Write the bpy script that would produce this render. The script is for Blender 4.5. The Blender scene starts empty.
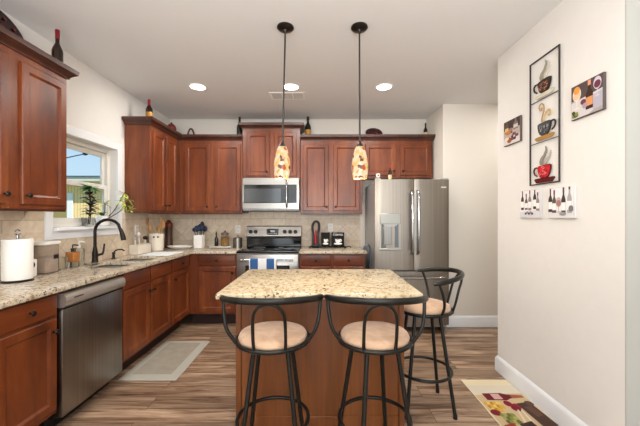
import bpy, bmesh, math, random
from mathutils import Vector, Matrix
PI = math.pi
random.seed(7)
SC = bpy.context.scene
COL = SC.collection

# ------------------------------------------------------------ camera, world, lights, exposure
cam_d = bpy.data.cameras.new('camera'); cam = bpy.data.objects.new('camera', cam_d); COL.objects.link(cam)
cam.location = (0, 0, 1.349); cam.rotation_euler = (PI/2, 0, 0)
cam_d.sensor_width = 36; cam_d.lens = 18.0; cam_d.shift_y = 4/640; cam_d.clip_start = .05
SC.camera = cam
SC.view_settings.view_transform = 'Standard'; SC.view_settings.look = 'None'
SC.view_settings.gamma = 1; SC.view_settings.exposure = 0.13
SC.view_settings.use_curve_mapping = False

world = bpy.data.worlds.new('world'); SC.world = world; world.use_nodes = True
wn = world.node_tree.nodes; wl = world.node_tree.links
bg = wn['Background']; bg.inputs['Strength'].default_value = 1.0
tcw = wn.new('ShaderNodeTexCoord'); sepw = wn.new('ShaderNodeSeparateXYZ'); rampw = wn.new('ShaderNodeValToRGB')
wl.new(tcw.outputs['Generated'], sepw.inputs[0]); wl.new(sepw.outputs['Z'], rampw.inputs[0])
rampw.color_ramp.elements[0].position = 0.0; rampw.color_ramp.elements[0].color = (.62, .80, .92, 1)
rampw.color_ramp.elements[1].position = .5; rampw.color_ramp.elements[1].color = (.22, .48, .80, 1)
wl.new(rampw.outputs[0], bg.inputs['Color'])

def light(name, kind, loc, rot, energy, color=(1, 1, 1), size=1.0, size_y=None, shape=None, spread=None, radius=None, angle=None):
    d = bpy.data.lights.new(name, kind); d.energy = energy; d.color = color
    if kind == 'AREA':
        d.shape = shape or ('RECTANGLE' if size_y else 'DISK'); d.size = size
        if size_y: d.size_y = size_y
        if spread: d.spread = spread
    if kind == 'SUN' and angle: d.angle = angle
    if radius is not None: d.shadow_soft_size = radius
    o = bpy.data.objects.new(name, d); COL.objects.link(o); o.location = loc; o.rotation_euler = rot
    return o
light('sun', 'SUN', (0, 0, 8), (math.radians(38), 0, math.radians(35)), 4.2, (1, .95, .84), angle=.01)
# added area light standing in for daylight from the unseen side behind the camera
light('rear_fill', 'AREA', (.2, -2.55, 1.45), (math.radians(90), 0, 0), 60, (.97, .985, 1), size=3.6, size_y=2.2)
# added area light behind the camera, aimed up to brighten ceiling and floor
light('bounce_fill', 'AREA', (-.1, -.9, 1.5), (math.radians(165), 0, 0), 130, (.97, .985, 1), size=1.6, size_y=1.2)
# sky light falling in through the kitchen window from above
light('daylight_window', 'AREA', (-3.3, 2.98, 3.5), (0, math.radians(-38), 0), 70, (.88, .95, 1), size=1.4, size_y=1.6)
# added ceiling fill lights out of view, the last brightening niche and refrigerator
for lx, ly in ((-1.3, .55), (.25, .45), (-1.3, -1.4), (1.0, -1.4), (2.5, 3.35)):
    light('ceiling_fill', 'AREA', (lx, ly, 2.725), (0, 0, 0), 10, (1, .96, .91), size=.16)

# ------------------------------------------------------------ materials
def lin(c):
    return tuple(((v/255)/12.92 if v/255 <= .04045 else ((v/255+.055)/1.055)**2.4) for v in c) + (1,)
class NT:
    def __init__(s, name):
        s.m = bpy.data.materials.new(name); s.m.use_nodes = True
        s.n = s.m.node_tree.nodes; s.l = s.m.node_tree.links; s.b = s.n['Principled BSDF']
    def new(s, t, **kw):
        o = s.n.new(t)
        for k, v in kw.items():
            if k in o.inputs: o.inputs[k].default_value = v
            else: setattr(o, k, v)
        return o
    def link(s, a, b): s.l.new(a, b)
    def coord(s, scale=(1, 1, 1), rot=(0, 0, 0), what='Object'):
        t = s.new('ShaderNodeTexCoord'); mp = s.new('ShaderNodeMapping')
        mp.inputs['Scale'].default_value = scale; mp.inputs['Rotation'].default_value = rot
        s.link(t.outputs[what], mp.inputs[0]); return mp.outputs[0]
    def ramp(s, fac, stops, interp='LINEAR'):
        r = s.new('ShaderNodeValToRGB'); e = r.color_ramp.elements; r.color_ramp.interpolation = interp
        while len(e) < len(stops): e.new(.5)
        for i, (p, c) in enumerate(stops): e[i].position = p; e[i].color = lin(c)
        s.link(fac, r.inputs[0]); return r.outputs[0]
    def mix(s, fac, a, b, blend='MIX'):
        m = s.new('ShaderNodeMix'); m.data_type = 'RGBA'; m.blend_type = blend
        for sock, v in ((m.inputs[0], fac), (m.inputs[6], a), (m.inputs[7], b)):
            if hasattr(v, 'links'): s.link(v, sock)
            else: sock.default_value = v
        return m.outputs[2]
    def bump(s, h, strength=.2, dist=.002):
        b = s.new('ShaderNodeBump'); b.inputs['Strength'].default_value = strength; b.inputs['Distance'].default_value = dist
        s.link(h, b.inputs['Height']); s.link(b.outputs[0], s.b.inputs['Normal'])
def mat(name, c, rough=.5, metal=0, spec=.5, emit=None, emit_s=0, trans=0, ior=1.45, coat=0, noise=0):
    t = NT(name); b = t.b
    b.inputs['Base Color'].default_value = lin(c); b.inputs['Roughness'].default_value = rough
    b.inputs['Metallic'].default_value = metal; b.inputs['Specular IOR Level'].default_value = spec
    b.inputs['Transmission Weight'].default_value = trans; b.inputs['IOR'].default_value = ior
    b.inputs['Coat Weight'].default_value = coat
    if emit: b.inputs['Emission Color'].default_value = lin(emit); b.inputs['Emission Strength'].default_value = emit_s
    if noise:
        nz = t.new('ShaderNodeTexNoise', Scale=14.0, Detail=4.0); t.link(t.coord(), nz.inputs['Vector'])
        d = tuple(max(0, v-noise) for v in c); u = tuple(min(255, v+noise) for v in c)
        t.link(t.ramp(nz.outputs['Fac'], [(.3, d), (.7, u)]), b.inputs['Base Color'])
    return t.m

def wood(name, dark, mid, lite, scale=(8, 8, 1.6), rough=.36, coat=.1):
    t = NT(name); v = t.coord(scale)
    n1 = t.new('ShaderNodeTexNoise', Scale=1.0, Detail=5.0, Roughness=.6, Distortion=.6); t.link(v, n1.inputs['Vector'])
    v2 = t.coord(tuple(s*6 if s > 5 else s*1.5 for s in scale))
    n2 = t.new('ShaderNodeTexNoise', Scale=1.0, Detail=3.0); t.link(v2, n2.inputs['Vector'])
    c1 = t.ramp(n1.outputs['Fac'], [(.25, dark), (.5, mid), (.78, lite)])
    c2 = t.ramp(n2.outputs['Fac'], [(.3, (226, 222, 220)), (.65, (255, 255, 255))])
    t.link(t.mix(.6, c1, c2, 'MULTIPLY'), t.b.inputs['Base Color'])
    t.b.inputs['Roughness'].default_value = rough; t.b.inputs['Coat Weight'].default_value = coat
    t.b.inputs['Coat Roughness'].default_value = .25
    return t.m
M = {}
M['wood'] = wood('cherry_wood', (76, 32, 11), (114, 53, 20), (142, 76, 32))
M['woodh'] = wood('cherry_wood_across', (76, 32, 11), (114, 53, 20), (142, 76, 32), scale=(1.6, 8, 8))
M['wood_dark'] = wood('dark_cherry_moulding', (50, 22, 12), (68, 32, 18), (86, 43, 24))
M['wood_island'] = wood('island_oak_stain', (94, 50, 16), (122, 68, 26), (142, 84, 36), scale=(9, 9, .8), rough=.42)
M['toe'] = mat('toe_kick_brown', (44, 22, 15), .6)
M['utensil_wood'] = wood('utensil_beech', (178, 128, 76), (200, 152, 98), (216, 172, 120), rough=.6, coat=0)
M['mill'] = wood('walnut_mill', (52, 28, 18), (68, 38, 24), (84, 50, 32))

def granite(name, base, blot, grey, dark):
    t = NT(name); v = t.coord()
    na = t.new('ShaderNodeTexNoise', Scale=32.0, Detail=5.0, Roughness=.65, Distortion=.5); t.link(v, na.inputs['Vector'])
    nb = t.new('ShaderNodeTexNoise', Scale=70.0, Detail=4.0, Roughness=.6, Distortion=.8); t.link(v, nb.inputs['Vector'])
    vo = t.new('ShaderNodeTexVoronoi', Scale=105.0); t.link(v, vo.inputs['Vector'])
    nc = t.new('ShaderNodeTexNoise', Scale=9.0, Detail=2.0); t.link(v, nc.inputs['Vector'])
    c = t.ramp(na.outputs['Fac'], [(.34, blot), (.47, base), (.62, tuple(min(255, x+14) for x in base)), (.78, grey)])
    f1 = t.ramp(nb.outputs['Fac'], [(.58, (0, 0, 0)), (.67, (255, 255, 255))])
    c = t.mix(f1, c, lin(blot))
    f2 = t.ramp(vo.outputs['Color'], [(.74, (0, 0, 0)), (.82, (255, 255, 255))])
    mm = t.new('ShaderNodeMath', operation='MULTIPLY'); t.link(f2, mm.inputs[0])
    f3 = t.ramp(nc.outputs['Fac'], [(.40, (40, 40, 40)), (.58, (255, 255, 255))]); t.link(f3, mm.inputs[1])
    c = t.mix(mm.outputs[0], c, lin(dark))
    t.link(c, t.b.inputs['Base Color']); t.b.inputs['Roughness'].default_value = .2
    return t.m
M['granite'] = granite('beige_granite', (190, 177, 156), (138, 112, 80), (168, 164, 156), (50, 40, 34))
M['granite_isl'] = granite('cream_granite', (204, 188, 156), (158, 126, 84), (188, 182, 168), (70, 56, 44))

def steel(name, c, rough=.3, scale=(60, 60, .6)):
    t = NT(name); n = t.new('ShaderNodeTexNoise', Scale=1.0, Detail=3.0); t.link(t.coord(scale), n.inputs['Vector'])
    d = tuple(x-7 for x in c); u = tuple(min(255, x+7) for x in c)
    t.link(t.ramp(n.outputs['Fac'], [(.3, d), (.7, u)]), t.b.inputs['Base Color'])
    t.b.inputs['Metallic'].default_value = 1; t.b.inputs['Roughness'].default_value = rough
    return t.m
M['steel'] = steel('brushed_steel', (150, 146, 140), .3)
M['steel_h'] = steel('brushed_steel_across', (152, 149, 144), .3, (.6, 60, 60))
M['steel_fr'] = steel('fridge_steel', (148, 140, 130), .42)
M['steel_dark'] = mat('grey_side_steel', (172, 172, 172), .45, .3)
M['chrome'] = mat('polished_chrome', (180, 182, 184), .12, 1)
M['blackglass'] = mat('black_glass', (12, 12, 13), .08, 0, .6)
M['black'] = mat('black_plastic', (18, 18, 19), .4)
M['bronze'] = mat('dark_bronze', (44, 38, 34), .34, .7)
M['stoolmetal'] = mat('gunmetal_paint', (44, 43, 40), .32, .6)
M['sinksteel'] = mat('sink_steel', (150, 152, 152), .35, .9)
M['white'] = mat('white_gloss', (236, 234, 230), .35)
M['trim'] = mat('white_trim_paint', (232, 234, 236), .4)
M['vinyl'] = mat('vinyl_sash', (220, 216, 208), .45)
M['ceil'] = mat('ceiling_paint', (224, 223, 222), .9, spec=.1)
M['wall'] = mat('warm_white_paint', (227, 224, 219), .85, spec=.15, noise=1)
M['wallgrey'] = mat('greige_paint', (222, 216, 206), .85, spec=.15)
M['cream'] = mat('cream_ceramic', (232, 222, 206), .35)
M['paper'] = mat('paper_towel', (238, 236, 230), .9, spec=.1)
M['marble'] = mat('marble_tray', (226, 224, 222), .25, noise=10)
M['navy'] = mat('navy_silicone', (16, 31, 58), .5)
M['clear'] = mat('clear_plastic', (240, 240, 238), .05, trans=1, ior=1.1)
M['glass'] = mat('window_glass', (250, 252, 252), 0, trans=1, ior=1.02)
M['glassjar'] = mat('jar_glass', (236, 240, 238), .03, trans=1, ior=1.25)
M['darkglass'] = mat('bottle_glass_brown', (34, 17, 10), .12, spec=.6)
M['darkgreen'] = mat('bottle_glass_green', (20, 22, 14), .12, spec=.6)
M['foilred'] = mat('red_foil', (126, 18, 30), .35, .2)
M['label_cream'] = mat('cream_label', (208, 190, 152), .7)
M['label_gold'] = mat('gold_label', (168, 122, 52), .5, .2)
M['redmetal'] = mat('deep_red_enamel', (104, 14, 18), .35)
M['soap'] = mat('orange_soap', (226, 150, 84), .2)
M['pasta'] = mat('golden_cookies', (196, 138, 66), .7, noise=26)
M['pink_grain'] = mat('oat_contents', (222, 204, 188), .8, noise=16)
M['green'] = mat('leaf_green', (78, 128, 62), .5)
M['yellowgreen'] = mat('leaf_yellow_green', (178, 190, 84), .5)
M['purple_leaf'] = mat('leaf_dark_burgundy', (58, 36, 28), .5)
M['stem'] = mat('dark_cane', (52, 36, 26), .6)
M['soil'] = mat('potting_soil', (52, 38, 28), .9)
M['outlet'] = mat('outlet_white', (236, 232, 224), .4)
M['slot'] = mat('outlet_slot', (60, 56, 52), .5)
M['rod'] = mat('rod_grey_bronze', (66, 62, 60), .4, .6)
M['handleblue'] = mat('slate_grey_tube', (96, 108, 118), .3, .6)
M['shirt'] = mat('drying_mat_white', (226, 230, 232), .8)
M['red'] = mat('red_accent', (170, 26, 36), .4)

def suede():
    t = NT('tan_suede'); v = t.coord()
    n = t.new('ShaderNodeTexNoise', Scale=9.0, Detail=3.0, Distortion=1.0); t.link(v, n.inputs['Vector'])
    t.link(t.ramp(n.outputs['Fac'], [(.38, (190, 154, 124)), (.6, (212, 178, 148))]), t.b.inputs['Base Color'])
    t.b.inputs['Roughness'].default_value = .9; t.b.inputs['Sheen Weight'].default_value = .3; t.b.inputs['Specular IOR Level'].default_value = .15
    return t.m
M['suede'] = suede()

def floor_mat():
    t = NT('plank_floor'); v = t.coord()
    br = t.new('ShaderNodeTexBrick', Scale=1.0); br.inputs['Brick Width'].default_value = 1.22; br.inputs['Row Height'].default_value = .15
    br.inputs['Mortar Size'].default_value = .0016; br.inputs['Mortar Smooth'].default_value = .2
    br.inputs['Color1'].default_value = (0, 0, 0, 1); br.inputs['Color2'].default_value = (1, 1, 1, 1); br.inputs['Mortar'].default_value = (.5, .5, .5, 1)
    br.offset = .37; br.offset_frequency = 2
    t.link(v, br.inputs['Vector'])
    # shift the grain per plank
    add = t.new('ShaderNodeVectorMath', operation='MULTIPLY_ADD'); t.link(br.outputs['Color'], add.inputs[0])
    add.inputs[1].default_value = (7, 5, 3); t.link(v, add.inputs[2])
    mp = t.new('ShaderNodeMapping'); mp.inputs['Scale'].default_value = (1.6, 17, 1); t.link(add.outputs[0], mp.inputs[0])
    n1 = t.new('ShaderNodeTexNoise', Scale=1.0, Detail=6.0, Roughness=.62, Distortion=.9); t.link(mp.outputs[0], n1.inputs['Vector'])
    mp2 = t.new('ShaderNodeMapping'); mp2.inputs['Scale'].default_value = (4, 90, 1); t.link(add.outputs[0], mp2.inputs[0])
    n2 = t.new('ShaderNodeTexNoise', Scale=1.0, Detail=3.0); t.link(mp2.outputs[0], n2.inputs['Vector'])
    c = t.ramp(n1.outputs['Fac'], [(.28, (84, 62, 47)), (.43, (142, 115, 94)), (.56, (186, 160, 136)), (.75, (216, 194, 172))])
    tone = t.ramp(br.outputs['Color'], [(0, (196, 186, 176)), (1, (255, 248, 240))])
    c = t.mix(.85, c, tone, 'MULTIPLY')
    c = t.mix(.45, c, t.ramp(n2.outputs['Fac'], [(.35, (170, 160, 150)), (.6, (255, 255, 255))]), 'MULTIPLY')
    c = t.mix(br.outputs['Fac'], c, lin((58, 42, 32)))
    t.link(c, t.b.inputs['Base Color']); t.b.inputs['Roughness'].default_value = .36; t.b.inputs['Specular IOR Level'].default_value = .4
    return t.m
M['floor'] = floor_mat()

def tile_mat(name, axis):
    t = NT(name); tc = t.new('ShaderNodeTexCoord'); sp = t.new('ShaderNodeSeparateXYZ'); t.link(tc.outputs['Object'], sp.inputs[0])
    cb = t.new('ShaderNodeCombineXYZ'); t.link(sp.outputs[axis], cb.inputs[0]); t.link(sp.outputs['Z'], cb.inputs[1])
    def brick(vec, w, h, off):
        b = t.new('ShaderNodeTexBrick', Scale=1.0); b.inputs['Brick Width'].default_value = w; b.inputs['Row Height'].default_value = h
        b.inputs['Mortar Size'].default_value = .003; b.inputs['Mortar Smooth'].default_value = .1; b.offset = off
        b.inputs['Color1'].default_value = lin((206, 190, 168)); b.inputs['Color2'].default_value = lin((226, 212, 192)); b.inputs['Mortar'].default_value = lin((184, 170, 150))
        t.link(vec, b.inputs['Vector']); return b
    mpa = t.new('ShaderNodeMapping'); mpa.inputs['Location'].default_value = (0, .07, 0); t.link(cb.outputs[0], mpa.inputs[0])
    b1 = brick(mpa.outputs[0], .33, .155, .5)
    mpb = t.new('ShaderNodeMapping'); mpb.inputs['Rotation'].default_value = (0, 0, PI/4); t.link(cb.outputs[0], mpb.inputs[0])
    b2 = brick(mpb.outputs[0], .155, .155, 0)
    m1 = t.new('ShaderNodeMath', operation='GREATER_THAN'); m1.inputs[1].default_value = 1.015; t.link(sp.outputs['Z'], m1.inputs[0])
    m2 = t.new('ShaderNodeMath', operation='LESS_THAN'); m2.inputs[1].default_value = 1.235; t.link(sp.outputs['Z'], m2.inputs[0])
    mm = t.new('ShaderNodeMath', operation='MULTIPLY'); t.link(m1.outputs[0], mm.inputs[0]); t.link(m2.outputs[0], mm.inputs[1])
    c = t.mix(mm.outputs[0], b1.outputs['Color'], b2.outputs['Color'])
    n = t.new('ShaderNodeTexNoise', Scale=16.0, Detail=6.0, Roughness=.7); t.link(tc.outputs['Object'], n.inputs['Vector'])
    c = t.mix(.6, c, t.ramp(n.outputs['Fac'], [(.3, (212, 200, 184)), (.65, (255, 253, 250))]), 'MULTIPLY')
    t.link(c, t.b.inputs['Base Color']); t.b.inputs['Roughness'].default_value = .4
    return t.m
M['tile_back'] = tile_mat('travertine_tile_rear', 'X'); M['tile_left'] = tile_mat('travertine_tile_side', 'Y')

def mosaic():
    t = NT('mosaic_glass'); v = t.coord()
    vo = t.new('ShaderNodeTexVoronoi', Scale=36.0); t.link(v, vo.inputs['Vector'])
    s = t.new('ShaderNodeSeparateColor'); t.link(vo.outputs['Color'], s.inputs[0])
    c = t.ramp(s.outputs[0], [(0, (250, 232, 196)), (.26, (246, 206, 138)), (.46, (238, 176, 96)), (.60, (252, 230, 190)), (.74, (206, 104, 56)), (.83, (248, 214, 150)), (.92, (112, 56, 34))], 'CONSTANT')
    t.link(t.mix(1.0, c, lin((128, 120, 108)), 'MULTIPLY'), t.b.inputs['Base Color']); t.link(c, t.b.inputs['Emission Color']); t.b.inputs['Emission Strength'].default_value = .62
    t.b.inputs['Roughness'].default_value = .25
    return t.m
M['mosaic'] = mosaic()
M['lens'] = mat('lamp_lens', (255, 250, 240), .5, emit=(255, 246, 232), emit_s=7)
M['art'] = {}
def pc(c):      # printed or painted colour
    k = tuple(c)
    if k not in M['art']: M['art'][k] = mat('print_%02x%02x%02x' % k, c, .6, spec=.2)
    return M['art'][k]

# ------------------------------------------------------------ mesh builder
class MB:
    def __init__(s): s.bm = bmesh.new(); s.m = 0
    def _f(s, vs):
        try:
            f = s.bm.faces.new(vs); f.material_index = s.m; return f
        except ValueError: return None
    def box(s, x0, x1, y0, y1, z0, z1, b=0, seg=1):
        v = [s.bm.verts.new(p) for p in ((x0,y0,z0),(x1,y0,z0),(x1,y1,z0),(x0,y1,z0),(x0,y0,z1),(x1,y0,z1),(x1,y1,z1),(x0,y1,z1))]
        fs = [s._f([v[i] for i in q]) for q in ((3,2,1,0),(4,5,6,7),(0,1,5,4),(1,2,6,5),(2,3,7,6),(3,0,4,7))]
        if b:
            es = list({e for f in fs for e in f.edges})
            r = bmesh.ops.bevel(s.bm, geom=es, offset=b, segments=seg, affect='EDGES', profile=.5)
            for f in r['faces']: f.material_index = s.m
        return s
    def ring_verts(s, c, u, w, r, n, rw=None):
        rw = r if rw is None else rw
        return [s.bm.verts.new(c + u*(r*math.cos(2*PI*i/n)) + w*(rw*math.sin(2*PI*i/n))) for i in range(n)]
    def skin(s, rings, closed=False, caps=True):
        n = len(rings[0]); k = len(rings)
        for a in range(k if closed else k-1):
            A, B = rings[a], rings[(a+1) % k]
            for i in range(n): s._f([A[i], A[(i+1) % n], B[(i+1) % n], B[i]])
        if caps and not closed:
            s._f(list(reversed(rings[0]))); s._f(rings[-1])
    def cyl(s, p0, p1, r0, r1=None, n=16, caps=True):
        p0, p1 = Vector(p0), Vector(p1); r1 = r0 if r1 is None else r1
        d = (p1-p0).normalized(); u = d.orthogonal().normalized(); w = d.cross(u)
        s.skin([s.ring_verts(p0, u, w, r0, n), s.ring_verts(p1, u, w, r1, n)], caps=caps); return s
    def tube(s, pts, r, n=10, closed=False, flat=None, up=None):
        P = [Vector(p) for p in pts]; k = len(P); rings = []; u = None
        for i in range(k):
            a = P[i-1] if (i > 0 or closed) else P[i]; b = P[(i+1) % k] if (i < k-1 or closed) else P[i]
            d = (b-a).normalized()
            if up is not None: u = Vector(up) - d*d.dot(Vector(up)); u.normalize()
            elif u is None: u = d.orthogonal().normalized()
            else: u = (u - d*u.dot(d)).normalized()
            w = d.cross(u); rr = r[i] if isinstance(r, (list, tuple)) else r
            rings.append(s.ring_verts(P[i], u, w, rr, n, rr*flat if flat else None))
        s.skin(rings, closed); return s
    def lathe(s, prof, c=(0, 0, 0), n=24, axis='z', cap=True):
        c = Vector(c); U = {'z': ((1,0,0),(0,1,0),(0,0,1)), 'y': ((1,0,0),(0,0,1),(0,-1,0)), 'x': ((0,1,0),(0,0,1),(1,0,0))}[axis]
        u, w, a = (Vector(q) for q in U)
        rings = [s.ring_verts(c + a*z, u, w, max(r, .0002), n) for r, z in prof]
        s.skin(rings, caps=cap); return s
    def ball(s, c, r, sc=(1, 1, 1), n=14, m=8):
        c = Vector(c); rings = []
        for j in range(m+1):
            t = -PI/2 + PI*j/m; rr = max(math.cos(t), .01)*r
            rings.append([s.bm.verts.new(c + Vector((rr*math.cos(2*PI*i/n)*sc[0], rr*math.sin(2*PI*i/n)*sc[1], r*math.sin(t)*sc[2]))) for i in range(n)])
        s.skin(rings); return s
    def poly(s, pts): return s._f([s.bm.verts.new(p) for p in pts])
    def prism(s, pts, off):
        off = Vector(off); A = [s.bm.verts.new(p) for p in pts]; B = [s.bm.verts.new(Vector(p)+off) for p in pts]
        s._f(list(reversed(A))); s._f(B); n = len(A)
        for i in range(n): s._f([A[i], A[(i+1) % n], B[(i+1) % n], B[i]])
        return s
    def loops(s, L, close=True):
        R = [[s.bm.verts.new(p) for p in l] for l in L]
        n = len(R[0])
        for a in range(len(R)-1):
            for i in range(n): s._f([R[a][i], R[a][(i+1) % n], R[a+1][(i+1) % n], R[a+1][i]])
        s._f(list(reversed(R[0])))
        if close: s._f(R[-1])
        return s
    def grid_slab(s, xs, ys, keep, z0, z1, b=0):
        V = {}
        def vt(i, j, z):
            k = (i, j, z)
            if k not in V: V[k] = s.bm.verts.new((xs[i], ys[j], z))
            return V[k]
        nx, ny = len(xs)-1, len(ys)-1
        K = lambda i, j: 0 <= i < nx and 0 <= j < ny and keep(i, j)
        fs = []
        for i in range(nx):
            for j in range(ny):
                if not K(i, j): continue
                fs.append(s._f([vt(i,j,z1), vt(i+1,j,z1), vt(i+1,j+1,z1), vt(i,j+1,z1)]))
                fs.append(s._f([vt(i,j+1,z0), vt(i+1,j+1,z0), vt(i+1,j,z0), vt(i,j,z0)]))
                if not K(i, j-1): fs.append(s._f([vt(i,j,z0), vt(i+1,j,z0), vt(i+1,j,z1), vt(i,j,z1)]))
                if not K(i+1, j): fs.append(s._f([vt(i+1,j,z0), vt(i+1,j+1,z0), vt(i+1,j+1,z1), vt(i+1,j,z1)]))
                if not K(i, j+1): fs.append(s._f([vt(i+1,j+1,z0), vt(i,j+1,z0), vt(i,j+1,z1), vt(i+1,j+1,z1)]))
                if not K(i-1, j): fs.append(s._f([vt(i,j+1,z0), vt(i,j,z0), vt(i,j,z1), vt(i,j+1,z1)]))
        if b:
            s.bm.normal_update()
            es = [e for f in fs for e in f.edges if len(e.link_faces) == 2 and e.calc_face_angle(0) > .5]
            bmesh.ops.bevel(s.bm, geom=list(set(es)), offset=b, segments=2, affect='EDGES', profile=.5)
        return s
    def build(s, name, mats, parent=None, loc=(0, 0, 0), smooth=40, label=None, xf=None):
        if xf is not None: s.bm.transform(xf)
        bmesh.ops.recalc_face_normals(s.bm, faces=s.bm.faces[:])
        me = bpy.data.meshes.new(name); s.bm.to_mesh(me); s.bm.free()
        for m in (mats if isinstance(mats, (list, tuple)) else [mats]): me.materials.append(m if not isinstance(m, str) else M[m])
        me.polygons.foreach_set('use_smooth', [True]*len(me.polygons)); me.set_sharp_from_angle(angle=math.radians(smooth))
        o = bpy.data.objects.new(name, me); COL.objects.link(o); o.location = loc
        if parent: o.parent = parent
        if label: o['label'] = label
        return o
def tag(o, label, cat, group=None, kind=None):
    if label: o['label'] = label
    if cat: o['category'] = cat
    if group: o['group'] = group
    if kind: o['kind'] = kind
    return o
def thing(name, label, cat, loc=(0, 0, 0), rz=0, group=None):
    o = bpy.data.objects.new(name, None); COL.objects.link(o); o.empty_display_size = .1
    o.location = loc; o.rotation_euler = (0, 0, rz); return tag(o, label, cat, group)
def struct(o, label=None):
    o['kind'] = 'structure'
    if label: o['label'] = label
    return o
def dup(root, loc, rz, label, group=None):
    r = root.copy(); COL.objects.link(r); r.location = loc; r.rotation_euler = (0, 0, rz); r['label'] = label
    if group: r['group'] = group
    for ch in list(root.children):
        c = ch.copy(); COL.objects.link(c); c.parent = r
        for g in ch.children:
            d = g.copy(); COL.objects.link(d); d.parent = c
    return r
def spline(pts, n=6, closed=False):
    P = [Vector(p) for p in pts]; k = len(P); out = []
    for i in range(k if closed else k-1):
        p0 = P[i-1] if (i > 0 or closed) else P[0]; p1 = P[i]; p2 = P[(i+1) % k]; p3 = P[(i+2) % k] if (i+2 < k or closed) else P[-1]
        for j in range(n):
            t = j/n
            out.append(.5*((2*p1)+(p2-p0)*t+(2*p0-5*p1+4*p2-p3)*t*t+(3*p1-p0-3*p2+p3)*t**3))
    if not closed: out.append(P[-1])
    return out

# ------------------------------------------------------------ the room
XL, XR, YB, YN, XN, ZC = -2.14, 1.561, 4.56, 3.94, 1.515, 2.74
CT = .93            # worktop height
YREAR, XFAR = -2.8, 3.4
struct(MB().box(XL-.1, XFAR+.1, YREAR-.1, YB+.1, -.1, 0).build('floor', 'floor'), 'brown wood plank floor')
struct(MB().box(XL-.1, XFAR+.1, YREAR-.1, YB+.1, ZC, ZC+.1).build('ceiling', 'ceil'), 'smooth off-white ceiling')
WY0, WY1, WZ0, WZ1 = 2.547, 3.358, 1.247, 2.05
m = MB(); m.box(XL-.12, XL, YREAR, WY0, 0, ZC); m.box(XL-.12, XL, WY1, YB, 0, ZC); m.box(XL-.12, XL, WY0, WY1, 0, WZ0); m.box(XL-.12, XL, WY0, WY1, WZ1, ZC)
struct(m.build('wall_left', 'wall'), 'warm white wall with the kitchen window')
struct(MB().box(XL-.12, XN, YB, YB+.1, 0, ZC).build('wall_back', 'wallgrey'), 'wall behind the range')
m = MB(); m.box(XN, XFAR, YN, YB+.1, 0, ZC)
struct(m.build('wall_niche', 'wallgrey'), 'greige wall beside the refrigerator')
struct(MB().box(XR, 3.0, 1.638, 2.81, 0, ZC).build('wall_right', 'wall'), 'white wall carrying the coffee cup art')
struct(MB().box(XR, 3.0, 1.630, 1.638, 0, ZC).build('wall_end', mat('wall_end_grey', (182, 182, 175), .85, spec=.15)), 'greyer slab over the wall end at the right edge')  # added thin slab, turns the end face greyer than the wall
struct(MB().box(XFAR, XFAR+.1, YREAR, YN, 0, ZC).build('wall_far_right', 'wallgrey'))
m = MB(); m.box(XL, -1.8, YREAR-.1, YREAR, 0, ZC); m.box(2.2, XFAR, YREAR-.1, YREAR, 0, ZC); m.box(-1.8, 2.2, YREAR-.1, YREAR, 2.3, ZC)
struct(m.build('wall_front', 'wall'), 'wall behind the viewer with a wide opening for sky light')
def skirting(name, pts):
    # pts: polyline along the wall foot, room on the right-hand side
    prof = [(0, 0), (.016, 0), (.016, .105), (.012, .118), (.006, .128), (0, .135)]
    m = MB(); sweep(m, pts, prof); return struct(m.build(name, 'trim'), 'white baseboard')
def sweep(m, path, prof, capped=True):
    P = [Vector((p[0], p[1], 0)) for p in path]; k = len(P); rings = []
    for i in range(k):
        d0 = (P[i]-P[i-1]).normalized() if i else (P[1]-P[0]).normalized()
        d1 = (P[i+1]-P[i]).normalized() if i < k-1 else d0
        n0 = Vector((d0.y, -d0.x, 0)); n1 = Vector((d1.y, -d1.x, 0)); mt = (n0+n1)
        mt = mt/ (1 + n0.dot(n1)) if (1 + n0.dot(n1)) > .01 else n0
        rings.append([m.bm.verts.new(P[i] + mt*o + Vector((0, 0, z))) for o, z in prof])
    m.skin(rings, caps=capped)
skirting('baseboard_right', [(XR, 2.81), (XR, 1.638)][::-1] if False else [(3.0, 2.81), (XR, 2.81), (XR, 1.638), (3.0, 1.638)][::-1] if False else [(2.9, 2.812), (XR, 2.812), (XR, 1.629), (2.9, 1.629)])
skirting('baseboard_niche', [(XN+.0, YN), (XFAR, YN)])
# tiled splashbacks
struct(MB().box(XL, XL+.008, .6, WY0-.07, CT, 1.395).box(XL, XL+.008, WY0-.07, WY1+.07, CT, 1.168).box(XL, XL+.008, WY1+.07, YB, CT, 1.395).build('trim_1', 'tile_left'), 'beige stone tile splashback along the left wall')
struct(MB().box(XL+.008, .575, YB-.008, YB, CT, 1.44).build('trim_2', 'tile_back'), 'beige stone tile splashback behind the range')

# window: frame, sashes, casing, sill
win = struct(thing('window_1', 'white single-hung kitchen window in the left wall', None, (XL, (WY0+WY1)/2, WZ0)))
W2 = (WY1-WY0)/2
def wbox(*a, **k): return MB().box(*a, **k)
m = MB()
for y0, y1, z0, z1 in ((-W2-.075, -W2, -.08, WZ1-WZ0+.075), (W2, W2+.075, -.08, WZ1-WZ0+.075), (-W2, W2, WZ1-WZ0, WZ1-WZ0+.075)):
    m.box(0, .02, y0, y1, z0, z1, .003); 
m.box(.0, .014, -W2, W2, -.08, -.012, .003)
m.build('window_casing', 'trim', win)
MB().box(-.115, .05, -W2+.001, W2-.001, -.012, .014, .004).build('window_sill', 'trim', win)
m = MB(); H = WZ1-WZ0
for y0, y1, z0, z1 in ((-W2, -W2+.045, .014, H), (W2-.045, W2, .014, H), (-W2+.045, W2-.045, H-.045, H), (-W2+.045, W2-.045, .014, .05)):
    m.box(-.118, -.06, y0, y1, z0, z1, .003)
m.build('window_frame', 'vinyl', win)
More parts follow.
